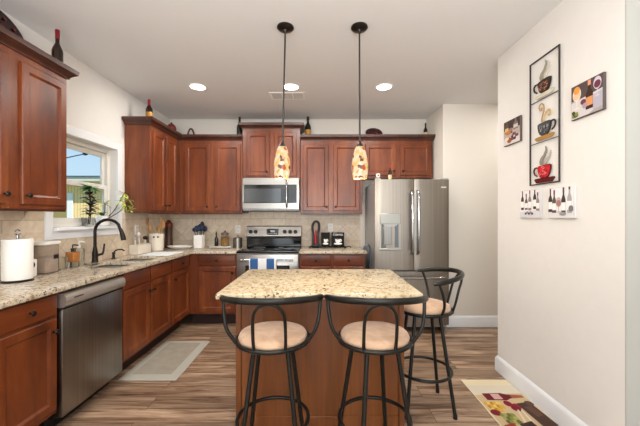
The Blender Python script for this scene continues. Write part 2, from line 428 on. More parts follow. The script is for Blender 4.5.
def sash(x0, x1, z0, z1, nm):
    m = MB()
    for y0, y1, a, b in ((-W2+.045, -W2+.085, z0, z1), (W2-.085, W2-.045, z0, z1), (-W2+.085, W2-.085, z1-.045, z1), (-W2+.085, W2-.085, z0, z0+.045)):
        m.box(x0, x1, y0, y1, a, b, .002)
    s = m.build(nm, 'vinyl', win)
    MB().box((x0+x1)/2-.002, (x0+x1)/2+.002, -W2+.085, W2-.085, z0+.045, z1-.045).build('pane', 'glass', s)
sash(-.112, -.09, .385, H-.045, 'upper_sash'); sash(-.088, -.066, .05, .43, 'lower_sash')

# outdoors
struct(MB().box(-40, XL-.12, -10, 60, -.35, -.3).build('ground', mat('lawn', (120, 128, 84), .95, noise=14)), 'grass outside the window')
sid = NT('vertical_siding'); wv = sid.new('ShaderNodeTexWave', Scale=3.4, Distortion=0.0); wv.bands_direction = 'X'; sid.link(sid.coord(), wv.inputs['Vector'])
sid.link(sid.ramp(wv.outputs['Fac'], [(.04, (206, 176, 118)), (.16, (238, 210, 154))]), sid.b.inputs['Base Color']); sid.b.inputs['Roughness'].default_value = .8
hs = thing('neighbour_house', 'khaki sided neighbouring building with white corner post outside the window', 'building', (-8.6, 10, -.40))
MB().box(-3.4, 4.2, 0, 4, 0, 2.82).build('wall', sid.m, hs)
MB().box(.0, .74, -.02, .0, 0, 2.35).build('gate_panel', mat('olive_boards', (150, 136, 88), .8), hs)
MB().box(.72, .90, -.05, 0, 0, 2.50, .01).build('corner_post', 'trim', hs, label='white corner post')
MB().box(-3.8, 4.6, -.42, 4.4, 2.82, 2.96, .02).build('eave', mat('eave_grey', (226, 222, 212), .7), hs)
m = MB(); m.box(-3.8, 4.6, -.47, -.42, 2.945, 2.985, .01); m.build('gutter', mat('gutter_slate', (96, 112, 120), .5), hs)
m = MB(); pl = [(-10.4, 9.66, 2.575), (-9.2, 9.68, 2.80), (-7.56, 9.7, 3.17), (-6.45, 9.75, 3.43), (-4.8, 9.9, 3.86)]; m.tube(spline(pl, 5), .015, 6)
pwl = m.build('power_line', 'black'); tag(pwl, 'dark overhead cable crossing the sky outside the window', 'cable')
MB().ball((-7.13, 9.72, 3.265), .06, (1.3, 1, .8)).build('cable_clamp', 'black', pwl)

# ------------------------------------------------------------ cabinets
def panel_loops(x0, x1, z0, z1, t, fr, rec=.0115):
    def r(i, y): return [(x0+i, y, z0+i), (x1-i, y, z0+i), (x1-i, y, z1-i), (x0+i, y, z1-i)]
    L = [r(0, 0), r(0, -t+.005), r(.005, -t), r(fr, -t), r(fr+.004, -t+.003), r(fr+.014, -t+rec), r(fr+.02, -t+rec)]
    return L
def knob_on(door, x, z, y):
    m = MB(); m.lathe([(.0065, 0), (.0055, .012), (.013, .017), (.0155, .023), (.012, .029), (.004, .031)], (x, y, z), 14, 'y')
    return m.build('knob', 'bronze', door)
def door(root, x0, x1, z0, z1, knob=None, nm='door', t=.02, fr=.048, wd='wood'):
    m = MB(); m.loops(panel_loops(x0, x1, z0, z1, t, fr)); d = m.build(nm, wd, root, smooth=25)
    if knob: knob_on(d, knob[0], knob[1], -t)
    return d
def drawer(root, x0, x1, z0, z1, knob=True, t=.02):
    def r(i, y): return [(x0+i, y, z0+i), (x1-i, y, z0+i), (x1-i, y, z1-i), (x0+i, y, z1-i)]
    m = MB(); m.loops([r(0, 0), r(0, -t+.006), r(.004, -t+.002), r(.012, -t)]); d = m.build('drawer', 'woodh', root, smooth=25)
    if knob: knob_on(d, (x0+x1)/2, (z0+z1)/2, -t)
    return d
CROWN = [(0, -.038), (.012, -.038), (.014, -.026), (.03, -.010), (.05, .004), (.054, .03), (.054, .034), (0, .034)]
def wall_cab(loc, rz, w, d, h, doors, label, left=True, right=True, group='cherry wall cabinets'):
    r = thing('wall_cabinet', label, 'cabinet', loc, rz, group)
    MB().box(0, w, 0, d, 0, h, .002).build('body', 'wood', r)
    path = ([(0, d)] if left else []) + [(0, 0), (w, 0)] + ([(w, d)] if right else [])
    m = MB(); sweep(m, path, [(o, h+z) for o, z in CROWN]); m.build('crown_moulding', 'wood_dark', r, label='dark crown moulding')
    MB().box(.004, w-.004, .004, .02, -.014, 0, .001).build('light_rail', 'wood_dark', r)
    for x0, x1, side in doors:
        kx = x0+.03 if side == 'l' else x1-.03
        door(r, x0, x1, .03, h-.085, (kx, .085))
    return r
U0, U1 = 1.40, 2.40
RL = PI/2
wall_cab((-1.86, 1.49, U0), RL, .86, .278, U1-U0, [(.04, .405, 'r'), (.49, .835, 'l')], 'cherry wall cabinet at far left of the photo, in front of the window', left=True, right=True)
wall_cab((-1.86, 3.50, U0), RL, .748, .278, U1-U0, [(.05, .32, 'r'), (.35, .62, 'l')], 'cherry wall cabinet on the left wall just past the window', left=True, right=False)
wall_cab((-1.86, 4.25, U0), 0, .83, .302, U1-U0, [(.065, .405, 'r'), (.465, .805, 'l')], 'cherry wall cabinet on the rear wall, left of the microwave', left=False, right=False)
wall_cab((-1.025, 4.245, 1.86), 0, .76, .307, .695, [(.05, .355, 'r'), (.42, .715, 'l')], 'raised cherry wall cabinet directly over the microwave', left=True, right=True)
wall_cab((-.26, 4.25, U0), 0, .822, .302, U1-U0, [(.035, .375, 'r'), (.435, .785, 'l')], 'cherry wall cabinet on the rear wall, between microwave and refrigerator', left=False, right=False)
wall_cab((.565, 4.25, 1.87), 0, .93, .302, U1-1.87, [(.035, .44, 'r'), (.50, .90, 'l')], 'short cherry wall cabinet over the refrigerator', left=False, right=True)

XF, YF = -1.62, 3.955          # base cabinet fronts
def base_cab(loc, rz, w, d, fronts, label):
    r = thing('base_cabinet', label, 'cabinet', loc, rz, 'cherry base cabinets')
    m = MB(); m.box(0, w, 0, .02, .15, .895, .001); m.box(0, .016, .02, d, .15, .895); m.box(w-.016, w, .02, d, .15, .895); m.box(.016, w-.016, d-.01, d, .15, .895); m.box(.016, w-.016, .02, d-.01, .15, .166); m.build('body', 'wood', r)
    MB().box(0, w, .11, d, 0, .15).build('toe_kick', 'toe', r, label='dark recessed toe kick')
    for f in fronts:
        if f[0] == 'd': door(r, f[1], f[2], .18, .735, (f[1]+.03 if f[3] == 'l' else f[2]-.03, .66))
        else: drawer(r, f[1], f[2], .752, .88, f[0] == 'k')
    return r
BD = .510
base_cab((XF, 1.15, 0), RL, .82, BD, [('k', .02, .395), ('k', .43, .80), ('d', .02, .395, 'r'), ('d', .43, .80, 'r')], 'cherry base cabinet with one drawer over a door, left of the dishwasher')
base_cab((XF, 2.60, 0), RL, .865, BD, [('f', .012, .424), ('f', .442, .853), ('d', .012, .424, 'r'), ('d', .442, .853, 'l')], 'cherry sink base cabinet with two doors, right of the dishwasher')
base_cab((XF, 3.467, 0), RL, .486, BD, [('k', .015, .465), ('d', .015, .465, 'l')], 'narrow cherry base cabinet on the left run beside the corner')
base_cab((XF+.002, YF, 0), 0, .595, .60, [('k', .12, .575), ('d', .12, .575, 'r')], 'cherry base cabinet between the corner and the range')
base_cab((-.255, YF, 0), 0, .81, .60, [('k', .025, .385), ('k', .425, .79), ('d', .025, .385, 'r'), ('d', .425, .79, 'l')], 'cherry base cabinet with two drawers between range and refrigerator')

# worktops
SY0, SYm0, SYm1, SY1, SX0, SX1 = 2.64, 2.99, 3.02, 3.42, -2.005, -1.665
xs = [XL+.009, SX0, SX1, -1.56, -1.023]; ys = [1.10, SY0, SYm0, SYm1, SY1, 3.90, YB-.009]
m = MB(); m.grid_slab(xs, ys, lambda i, j: (i < 3 and not (i == 1 and j in (1, 3))) or j == 5, .897, CT, .006)
tag(m.build('worktop', 'granite'), 'L-shaped speckled granite worktop around the sink and corner', 'worktop', 'granite worktops')
m = MB().box(-.257, .575, 3.90, YB-.009, .897, CT, .006, 2)
tag(m.build('worktop', 'granite'), 'short granite worktop between range and refrigerator', 'worktop', 'granite worktops')
# sink: two undermounted bowls
sk = thing('sink', 'double stainless bowls sunk in the granite worktop under the window', 'sink', (-1.83, 3.02, .74))
def bowl(y0, y1):
    x0, x1 = SX0-.006, SX1+.006; m = MB()
    def rr(i, z, n=5, rad=.05):
        out = []
        for cx, cy, a0 in ((x1-i-rad, y1-i-rad, 0), (x0+i+rad, y1-i-rad, 90), (x0+i+rad, y0+i+rad, 180), (x1-i-rad, y0+i+rad, 270)):
            for k in range(n+1):
                a = math.radians(a0 + 90*k/n); out.append((cx+rad*math.cos(a)+1.83, cy+rad*math.sin(a)-3.02, z-.74))
        return out
    m.loops([rr(-.012, .894), rr(0, .894), rr(.004, .88), rr(.012, .78), rr(.03, .755), rr(.06, .752)])
    return m.build('bowl', 'sinksteel', sk)
for y0, y1 in ((SY0, SYm0), (SYm1, SY1)):
    b = bowl(y0, y1)
    MB().lathe([(.035, .013), (.035, .016), (.025, .017), (.02, .013)], (0, (y0+y1)/2-3.02, 0), 18).build('drain', 'chrome', b)

# faucet and soap pump
fx, fy = -2.06, 2.93
fa = thing('faucet', 'tall dark bronze gooseneck faucet behind the sink', 'faucet', (fx, fy, CT))
MB().lathe([(.030, 0), (.030, .006), (.026, .012), (.0235, .05), (.025, .085), (.019, .12), (.0145, .15)], (0, 0, 0), 20).build('base', 'bronze', fa)
arc = [(0, 0, .14), (0, 0, .29)] + [(.118-.118*math.cos(a), .0, .29+.105*math.sin(a)) for a in [PI*k/10 for k in range(1, 9)]] + [(.234, 0, .295)]
m = MB(); m.tube(arc, .0135, 14); m.build('spout', 'bronze', fa)
m = MB(); m.tube([(.232, 0, .31), (.244, 0, .28), (.258, 0, .235), (.262, 0, .205)], [.0155, .018, .022, .021], 14); m.build('spray_head', 'bronze', fa)
m = MB(); m.tube([(.015, .02, .07), (.03, .055, .075), (.036, .062, .10), (.042, .066, .17)], [.013, .012, .0085, .0075], 12); m.build('lever', 'bronze', fa)
sd = thing('soap_pump', 'small dark deck pump with a curved spout right of the faucet', 'soap pump', (-2.07, 3.21, CT))
MB().lathe([(.024, 0), (.024, .006), (.014, .012), (.012, .045), (.016, .05), (.014, .065)], (0, 0, 0), 16).build('collar', 'bronze', sd)
m = MB(); m.tube(spline([(0, 0, .06), (.02, .01, .085), (.06, .03, .09), (.085, .04, .075)], 5), [.007]*16, 10); m.build('nozzle', 'bronze', sd)

# ------------------------------------------------------------ dishwasher
dw = thing('dishwasher', 'stainless steel dishwasher between the cherry base cabinets', 'dishwasher', (XF, 1.975, 0), RL)
MB().box(.004, .612, .02, .49, .10, .885).build('body', 'black', dw)
MB().box(.004, .612, .09, .48, 0, .10).build('kick_plate', 'black', dw)
MB().box(.006, .610, -.025, .02, .105, .775, .006, 2).build('door_panel', 'steel', dw)
m = MB(); pf = [(.02, .785), (-.03, .785), (-.046, .80), (-.05, .825), (-.046, .85), (-.034, .866), (-.015, .872), (.02, .872)]
m.prism([(.006, y, z) for y, z in pf], (.604, 0, 0)); m.build('control_panel', mat('light_steel_panel', (206, 202, 194), .32, .75), dw, smooth=50)
MB().box(.02, .596, -.028, .0, .773, .786).build('grip_slot', 'black', dw)
m = MB()
for k in range(8): m.box(.07+k*.0105, .077+k*.0105, -.0512, -.049, .832, .839)
m.build('maker_mark', 'slot', dw)
m = MB()
for k in range(5): m.lathe([(.004, 0), (.004, .003)], (.40+.03*k, -.0475, .826), 10, 'y')
m.build('buttons', 'steel_dark', dw)

# ------------------------------------------------------------ range
rg = thing('range', 'freestanding stainless electric range with black glass top', 'range', (-1.018, 3.93, 0))
RW = .757
MB().box(.002, RW-.002, .0, .60, .03, .905).build('body', 'steel_dark', rg)
m = MB().box(0, RW, -.03, .62, .905, .935, .006, 2); m.build('cooktop', 'blackglass', rg)
m = MB()
for bx, by, r in ((.2, .13, .1), (.56, .13, .085), (.2, .42, .075), (.56, .42, .1)):
    m.lathe([(r, .9352), (r, .9357), (r-.004, .9357), (r-.004, .9352)], (bx, by, 0), 32, cap=False)
m.build('burner_rings', 'steel_dark', rg)
MB().box(.0, RW, .50, .615, .935, 1.06, .006).build('back_riser', 'blackglass', rg)
m = MB(); m.prism([(0, y, z) for y, z in ((.49, 1.06), (.475, 1.085), (.51, 1.215), (.525, 1.225), (.615, 1.225), (.615, 1.06))], (RW, 0, 0))
bp = m.build('control_panel', 'steel_h', rg)
def on_panel(z): return .475 + (z-1.085)*(.035/.13)
MB().box(.285, .445, .478, .51, 1.10, 1.185, .004).build('display', 'blackglass', bp)
m = MB()
for k in range(6): m.box(.30+.022*k, .314+.022*k, .4765, .479, 1.115, 1.125)
m.box(.335, .395, .4765, .479, 1.14, 1.165); m.build('display_keys', 'steel_dark', bp)
for kx in (.06, .13, .53, .605, .68):
    m = MB(); m.lathe([(.027, 0), (.027, .006), (.021, .010), (.019, .028), (.015, .032)], (kx, on_panel(1.145)-.0, 1.145), 18, 'y'); m.box(kx-.0035, kx+.0035, on_panel(1.145)-.037, on_panel(1.145)-.030, 1.128, 1.162)
    m.build('knob', 'black', bp)
od = MB().box(.004, RW-.004, -.04, .0, .235, .895, .008, 2).build('oven_door', 'steel_h', rg)
MB().box(.11, RW-.11, -.043, -.038, .38, .76, .004).build('oven_window', 'blackglass', od)
m = MB(); m.tube([(.06, -.085, .83), (RW-.06, -.085, .83)], .012, 14); m.box(.07, .095, -.085, -.04, .82, .84, .003); m.box(RW-.095, RW-.07, -.085, -.04, .82, .84, .003); m.build('oven_handle', 'chrome', od)
MB().box(.004, RW-.004, -.035, .0, .05, .225, .006).build('storage_drawer', 'steel_h', rg)
# towel over the handle
tw = MB(); w0, nst = .17, 9; cols = [0, 1, 1, 0, 0, 0, 1, 1, 0]; wd = .325
edges = [0, .03, .125, .19, .235] if False else None
xsn = [0, .012, .105, .118, .195, .208, .30, .325]; mi = [0, 1, 0, 0, 0, 1, 0]
pth = [(-.100, .45), (-.1005, .60), (-.102, .75), (-.1035, .83), (-.099, .842), (-.085, .8475), (-.071, .842), (-.066, .83), (-.067, .74), (-.067, .62), (-.066, .52)]
for i in range(7):
    tw.m = mi[i]
    for j in range(len(pth)-1):
        f = []
        for x, (y, z) in ((xsn[i], pth[j]), (xsn[i+1], pth[j]), (xsn[i+1], pth[j+1]), (xsn[i], pth[j+1])):
            f.append(tw.bm.verts.new((w0+x, y-.004*math.sin(x*38)*(1 if y < -.085 else -.5)*min(1, abs(z-.84)*8), z)))
        tw._f(f)
bmesh.ops.remove_doubles(tw.bm, verts=tw.bm.verts[:], dist=.0003)
t_o = tw.build('dish_towel', [mat('towel_white', (228, 230, 232), .95, spec=.1), mat('towel_blue', (58, 96, 148), .95, spec=.1)], None, (-1.018, 3.93, 0))
md = t_o.modifiers.new('thickness', 'SOLIDIFY'); md.thickness = .003; md.offset = 0
tag(t_o, 'blue and white striped towel hung over the oven handle', 'towel')

# ------------------------------------------------------------ microwave
mw = thing('microwave', 'stainless over-the-range microwave above the stove', 'microwave', (-1.008, 4.155, 1.432))
MWW, MWH = .736, .426
MB().box(0, MWW, .03, .395, 0, MWH, .004).build('body', 'steel_dark', mw)
MB().box(.0, MWW, 0, .03, .335, MWH, .004).build('top_band', 'steel_h', mw)
MB().box(.0, MWW, 0, .03, .02, .10, .004).build('bottom_band', 'steel_h', mw)
MB().box(.0, .02, 0, .03, .10, .335).box(MWW-.03, MWW, 0, .03, .10, .335).build('side_trim', 'steel_h', mw)
dr = MB().box(.02, .555, .002, .03, .10, .335).build('door', 'blackglass', mw)
MB().box(.022, .50, -.0, .004, .105, .285).build('door_window', mat('smoked_window', (70, 74, 76), .1, spec=.8, metal=.3), dr)
MB().box(.555, MWW-.03, .002, .03, .10, .335).build('keypad', 'blackglass', mw)
m = MB(); m.tube(spline([(.578, 0, .40), (.578, -.035, .37), (.578, -.045, .22), (.578, -.035, .07), (.578, 0, .045)], 6), .012, 12); m.build('handle', 'chrome', dr)
MB().box(.02, MWW-.02, .05, .3, -.008, 0).box(.02, .07, .03, .06, -.03, 0).build('vent_grille', 'black', mw)

# ------------------------------------------------------------ refrigerator
FX0, FX1, FYF = .636, 1.498, 3.69
fr = thing('refrigerator', 'stainless french-door refrigerator in the niche', 'refrigerator', (FX0, FYF, 0))
FW = FX1-FX0
MB().box(.004, FW-.004, .085, .85, .05, 1.765, .006).build('body', 'steel_dark', fr)
m = MB()
for fx_ in (.05, FW-.05): m.box(fx_-.025, fx_+.025, .10, .15, 0, .05); m.box(fx_-.025, fx_+.025, .72, .77, 0, .05)
m.build('feet', 'black', fr)
def curved_door(x0, x1, z0, z1, nm):
    m = MB(); n = 10; A = []
    for k in range(n+1):
        u = k/n; x = x0+(x1-x0)*u; gx = x/FW; y = .02*(2*gx-1)**2
        if k in (0, n): y += .01
        A.append((x, y))
    pts = [(x0, .075, z0)] + [(x, y, z0) for x, y in A] + [(x1, .075, z0)]
    m.prism(pts, (0, 0, z1-z0)); return m.build(nm, 'steel_fr', fr, smooth=60)
mid = .45
d1 = curved_door(0, mid-.003, .735, 1.785, 'fridge_door'); d2 = curved_door(mid+.003, FW, .735, 1.785, 'fridge_door')
d3 = curved_door(0, FW, .095, .722, 'freezer_drawer')
MB().box(.01, .07, .03, .12, 1.786, 1.80).box(FW-.07, FW-.01, .03, .12, 1.786, 1.80).build('hinge_cover', 'steel_dark', fr)
for dd, hx in ((d1, mid-.033), (d2, mid+.038)):
    m = MB(); m.tube(spline([(hx, .005, .925), (hx, -.04, .955), (hx, -.052, 1.1), (hx, -.056, 1.30), (hx, -.052, 1.50), (hx, -.04, 1.615), (hx, .005, 1.645)], 5), .017, 12); m.build('handle', 'chrome', dd)
m = MB(); m.tube(spline([(.06, .01, .655), (.09, -.045, .655), (.43, -.058, .655), (.77, -.045, .655), (.80, .01, .655)], 5), .014, 12); m.build('handle', 'chrome', d3)
# ice and water dispenser
m = MB(); m.box(.056, .293, .000, .03, 1.268, 1.388, .006); m.box(.056, .07, .000, .03, .99, 1.268); m.box(.28, .293, .0, .03, .99, 1.268); m.box(.052, .297, -.016, .03, .965, .99, .004)
ds = m.build('dispenser', mat('dispenser_silver', (168, 168, 162), .35, .5), d1)
MB().box(.07, .28, .010, .016, .99, 1.268).build('dispenser_recess', mat('recess_grey', (110, 108, 104), .35, .6), ds)
MB().box(.10, .19, -.002, .012, 1.03, 1.25, .004).build('paddle', 'steel', ds)
MB().box(.228, .268, -.001, .012, 1.0, 1.26, .003).build('water_panel', mat('panel_blue_grey', (104, 116, 124), .25), ds)
m = MB(); m.prism([(.09, -.004, 1.268), (.26, -.004, 1.268), (.24, -.004, 1.245), (.20, -.004, 1.238), (.16, -.004, 1.238), (.11, -.004, 1.245)], (0, .014, 0)); m.build('spout', 'steel_dark', ds)
MB().box(FW-.125, FW-.035, .012, .018, 1.685, 1.702, .001).build('maker_badge', mat('badge_silver', (222, 216, 206), .3, .5), d2)

# ------------------------------------------------------------ island
isl = thing('kitchen_island', 'brown wood kitchen island base under the granite slab', 'island', (0, 2.06, 0))
MB().box(-.535, .535, .0, .47, 0, .897, .003).build('body', 'wood_island', isl)
m = MB(); m.box(-.540, -.505, -.012, .0, 0, .897, .003); m.box(.505, .540, -.012, .0, 0, .897, .003); m.build('corner_trim', 'wood_island', isl)
m = MB(); m.box(-.505, .505, -.008, .0, 0, .07, .003); m.build('base_trim', 'wood_island', isl)
tag(MB().box(-.572, .565, 1.745, 2.575, .897, CT, .008, 2).build('worktop', 'granite_isl'), 'cream granite slab on the kitchen island', 'worktop', None)

# ------------------------------------------------------------ bar stools
def make_stool(label, loc, seat_rot, base_rot):
    """local -Y is the back of the seat; seat faces +Y"""
    r = thing('bar_stool', label, 'stool', loc, 0, 'swivel bar stools around the island')
    ZR = .69
    S = Matrix.Rotation(seat_rot, 4, 'Z'); B = Matrix.Rotation(base_rot, 4, 'Z')
    m = MB(); m.lathe([(.06, ZR-.010), (.16, ZR-.006), (.178, ZR+.004), (.185, ZR+.022), (.176, ZR+.038), (.145, ZR+.048), (.08, ZR+.054), (.01, ZR+.055)], n=40)
    m.build('seat_cushion', 'suede', r, xf=S, smooth=70, label='round tan suede cushion')
    m = MB(); m.tube([(.195*math.cos(a), .195*math.sin(a), ZR+.004) for a in [2*PI*k/40 for k in range(40)]], .0115, 10, True); m.build('seat_ring', 'stoolmetal', r)
    m = MB(); m.lathe([(.09, ZR-.035), (.11, ZR-.035), (.11, ZR-.012), (.09, ZR-.012)], n=24); m.build('swivel_plate', 'stoolmetal', r)
    # back rail: wide horseshoe, lower towards its ends
    pts = []
    for k in range(25):
        a = math.radians(-90 + (k-12)/12*88); R = .259
        drop = .038*(abs(k-12)/12)**2
        pts.append((R*math.cos(a)*1.027, R*math.sin(a)*.99, .956-drop))
    rad = [.010+.007*min(1, min(k, 24-k)/2) for k in range(25)]
    m = MB(); m.tube(pts, rad, 14, up=(0, 0, 1), flat=.8); m.build('back_rail', 'stoolmetal', r, xf=S, smooth=70)
    # outer posts
    for sx in (-1, 1):
        m = MB(); m.tube(spline([(sx*.254, -.045, .926), (sx*.247, -.07, .85), (sx*.228, -.085, .77), (sx*.178, -.08, ZR+.004)], 6), .0095, 10); m.build('back_post', 'stoolmetal', r, xf=S)
    lp = [(-.076, -.180, ZR+.004), (-.078, -.200, .76), (-.076, -.222, .85), (-.066, -.240, .90), (-.04, -.252, .932), (0, -.255, .943), (.04, -.252, .932), (.066, -.240, .90), (.076, -.222, .85), (.078, -.200, .76), (.076, -.180, ZR+.004)]
    m = MB(); m.tube(spline(lp, 5), .0085, 10); m.build('back_loop', 'stoolmetal', r, xf=S)
    for a in (45, 135, 225, 315):
        c, s_ = math.cos(math.radians(a)), math.sin(math.radians(a)); t0, t1 = .122, .228
        m = MB(); m.tube([(c*t0, s_*t0, ZR-.02), (c*t1, s_*t1, .012)], .0125, 12)
        leg = m.build('leg', 'stoolmetal', r, xf=B)
        MB().cyl((c*t1, s_*t1, 0), (c*t1, s_*t1, .025), .0145, n=12).build('foot_cap', 'black', leg, xf=B)
    m = MB(); m.tube([(.191*math.cos(a), .191*math.sin(a), .262) for a in [2*PI*k/48 for k in range(48)]], .0105, 10, True); m.build('foot_ring', 'stoolmetal', r)
    return r
make_stool('metal bar stool with tan seat at the left of the island front', (-.254, 1.738, 0), math.radians(3), 0)
make_stool('metal bar stool with tan seat at the right of the island front', (.296, 1.738, 0), math.radians(-2), math.radians(18))
make_stool('metal bar stool drawn up at the right end of the island, facing left', (.743, 2.30, 0), math.radians(84), 0)

# ------------------------------------------------------------ lights in view
def pendant(loc, tilt, label):
    r = thing('pendant_lamp', label, 'pendant lamp', loc, 0, 'mosaic pendants over the island'); r.rotation_euler = (0, tilt, 0)
    MB().lathe([(.060, 0), (.062, -.010), (.050, -.022), (.02, -.028), (.012, -.045)], n=28).build('canopy', 'bronze', r)
    MB().cyl((0, 0, -.03), (0, 0, -.868), .0065, n=12).build('rod', 'rod', r)
    MB().lathe([(.009, -.84), (.014, -.858), (.028, -.872), (.030, -.885)], n=20).build('socket_cap', 'rod', r)
    prof = [(.028, -.877), (.036, -.892), (.049, -.94), (.058, -.99), (.060, -1.03), (.056, -1.075), (.050, -1.112), (.047, -1.112), (.053, -1.075), (.057, -1.03), (.055, -.99), (.046, -.94), (.033, -.895)]
    MB().lathe(prof, n=28, cap=False).build('lamp_shade', 'mosaic', r, smooth=60)
    MB().ball((0, 0, -1.0), .026, (1, 1, 1.3)).build('bulb', mat('bulb_glow', (255, 240, 210), .5, emit=(255, 225, 180), emit_s=12), r)
    return r
pendant((-.253, 2.34, ZC), math.radians(1.4), 'mosaic glass pendant lamp over the island, the left of two')
pendant((.288, 2.34, ZC), math.radians(-.2), 'mosaic glass pendant lamp over the island, the right of two')
light('pendant_light', 'POINT', (-.278, 2.34, 1.59), (0, 0, 0), 6, (1, .82, .6), radius=.05)
light('pendant_light', 'POINT', (.29, 2.34, 1.59), (0, 0, 0), 6, (1, .82, .6), radius=.05)
for lx, lab in ((-1.305, 'leftmost of the three round recessed ceiling lights'), (-.31, 'round recessed ceiling light behind the left pendant rod, middle of three'), (.685, 'rightmost of the three round recessed ceiling lights')):
    r = thing('recessed_light', lab, 'ceiling light', (lx, 3.42, ZC), 0, 'recessed ceiling lights')
    m = MB(); m.lathe([(.098, 0), (.098, -.004), (.09, -.007), (.078, -.004), (.078, 0)], n=32, cap=False); m.build('trim_ring', 'white', r)
    MB().lathe([(.078, -.002), (.078, -.0035), (.0, -.004)], n=32).build('lens', 'lens', r)
    light('recessed_lamp', 'AREA', (lx, 3.42, ZC-.012), (0, 0, 0), 12, (1, .95, .89), size=.15)
vt = thing('air_vent', 'white slatted air vent in the ceiling behind the left pendant', 'vent', (-.37, 3.67, ZC))
m = MB(); m.box(-.20, .20, -.105, -.08, -.008, 0, .002); m.box(-.20, .20, .08, .105, -.008, 0, .002); m.box(-.20, -.175, -.08, .08, -.008, 0); m.box(.175, .20, -.08, .08, -.008, 0); m.box(-.065, -.055, -.08, .08, -.008, 0); m.box(.055, .065, -.08, .08, -.008, 0); m.build('frame', 'white', vt)
m = MB()
for k in range(9): m.prism([(-.175, -.075+k*.0175, -.001), (-.175, -.066+k*.0175, -.007), (-.175, -.064+k*.0175, -.007), (-.175, -.073+k*.0175, -.001)], (.35, 0, 0))
m.build('slats', mat('vent_grey', (190, 186, 180), .6), vt)
MB().box(-.175, .175, -.08, .08, -.001, 0).build('duct', mat('duct_grey', (140, 136, 132), .8), vt)

# ------------------------------------------------------------ right wall art
def onwall(u, v, y0, z0, off):     # u runs from the far end towards the viewer, v upwards; metres
    return (XR-off, y0-u, z0+v)
def ell(cu, cv, ru, rv, n=18, a0=0, a1=360):
    return [(cu+ru*math.cos(math.radians(a0+(a1-a0)*k/n)), cv+rv*math.sin(math.radians(a0+(a1-a0)*k/n))) for k in range(n + (0 if a1-a0 == 360 else 1))]
class Flat:
    """coloured plates of given thickness on the wall plane"""
    def __init__(s, y0, z0): s.mb = MB(); s.mats = []; s.y0, s.z0 = y0, z0
    def idx(s, c):
        mt = pc(c)
        if mt not in s.mats: s.mats.append(mt)
        return s.mats.index(mt)
    def shape(s, pts, c, off, t):
        s.mb.m = s.idx(c); s.mb.prism([onwall(u, v, s.y0, s.z0, off) for u, v in pts], (-t, 0, 0))
    def line(s, pts, c, r, off):
        s.mb.m = s.idx(c); s.mb.tube([onwall(u, v, s.y0, s.z0, off) for u, v in pts], r, 8)
    def build(s, name, parent=None, root=None, label=None):
        o = s.mb.build(name, s.mats, parent, label=label)
        if parent: o.location = -Vector(parent.location)
        return o
DK = (58, 52, 48)
ay0, az0, AW, AH = 2.362, 1.577, .294, .891
art = thing('coffee_cup_wall_art', 'tall black framed metal wall art of three steaming coffee cups', 'wall art', (XR-.01, ay0-AW/2, az0))
m = MB()
for (u0, v0, u1, v1) in ((0, 0, .008, AH), (AW-.008, 0, AW, AH), (.008, 0, AW-.008, .008), (.008, AH-.008, AW-.008, AH), (.008, .295, AW-.008, .299), (.008, .592, AW-.008, .596)):
    a = onwall(u0, v0, ay0, az0, .006); b = onwall(u1, v1, ay0, az0, .016); m.box(min(a[0], b[0]), max(a[0], b[0]), min(a[1], b[1]), max(a[1], b[1]), a[2], b[2], .001)
o = m.build('frame', mat('art_frame_black', DK, .45, .3), art); o.location = -Vector(art.location)
def cup(v0, body, accents, saucer, steam, hand, style, rim):
    f = Flat(ay0, az0+v0); random.seed(int(v0*1000)+3)
    # saucer
    f.shape([(.055, .030), (.075, .014), (.22, .014), (.245, .034), (.235, .042), (.065, .040)] if style != 2 else [(.05, .036), (.07, .012), (.225, .012), (.25, .036), (.24, .044), (.06, .044)], saucer, .006, .008)
    o = f.build('saucer', art)
    # bowl of the cup
    f = Flat(ay0, az0+v0)
    out = [(.085, .125), (.086, .10), (.094, .075), (.108, .052), (.125, .042), (.175, .042), (.192, .052), (.206, .075), (.214, .10), (.215, .125), (.20, .132), (.15, .134), (.10, .131)]
    f.shape(out, rim, .006, .008)
    inn = [(.15+(u-.15)*.93, .088+(v-.088)*.90) for u, v in out]; f.shape(inn, body, .014, .002)
    for k in range(26):
        a = random.uniform(0, 2*PI); rr = random.uniform(0, 1)**.5; cu, cv = .15+.05*rr*math.cos(a), .088+.034*rr*math.sin(a)
        if style == 0: f.shape(ell(cu, cv, .008, .0045, 8), accents[k % len(accents)], .016, .0006+.0001*k)
        else:
            r0 = random.uniform(.006, .013); a0 = random.uniform(0, 300)
            f.line([(cu+r0*(1-t*.08)*math.cos(math.radians(a0+t*26)), cv+r0*(1-t*.08)*math.sin(math.radians(a0+t*26))) for t in range(9)], accents[k % len(accents)], .0014, .0165)
    f.build('cup', art)
    f = Flat(ay0, az0+v0); s = -1 if hand == 'l' else 1; e = .088 if hand == 'l' else .212
    f.line(spline([(e, .118), (e+s*.028, .122), (e+s*.043, .105), (e+s*.036, .078), (e+s*.012, .062)], 5), rim, .0055, .011); f.build('cup_handle', art)
    f = Flat(ay0, az0+v0)
    if style == 1:
        f.line(spline([(.125, .138), (.13, .175), (.148, .215), (.142, .255), (.118, .268), (.100, .252), (.108, .225), (.124, .222), (.124, .24)], 6), steam[0], .0042, .011)
        f.line(spline([(.148, .138), (.15, .165), (.17, .195), (.198, .205), (.213, .19), (.207, .168), (.19, .165), (.186, .18)], 6), steam[1], .0042, .011)
    else:
        f.shape([(.105, .138), (.10, .16), (.112, .185), (.142, .205), (.16, .235), (.158, .262), (.172, .245), (.172, .22), (.155, .192), (.135, .17), (.138, .138)], steam[0], .006, .005)
        f.shape([(.142, .138), (.145, .155), (.165, .175), (.195, .19), (.21, .225), (.212, .20), (.20, .175), (.175, .155), (.160, .138)], steam[1], .006, .005)
    f.build('steam', art)
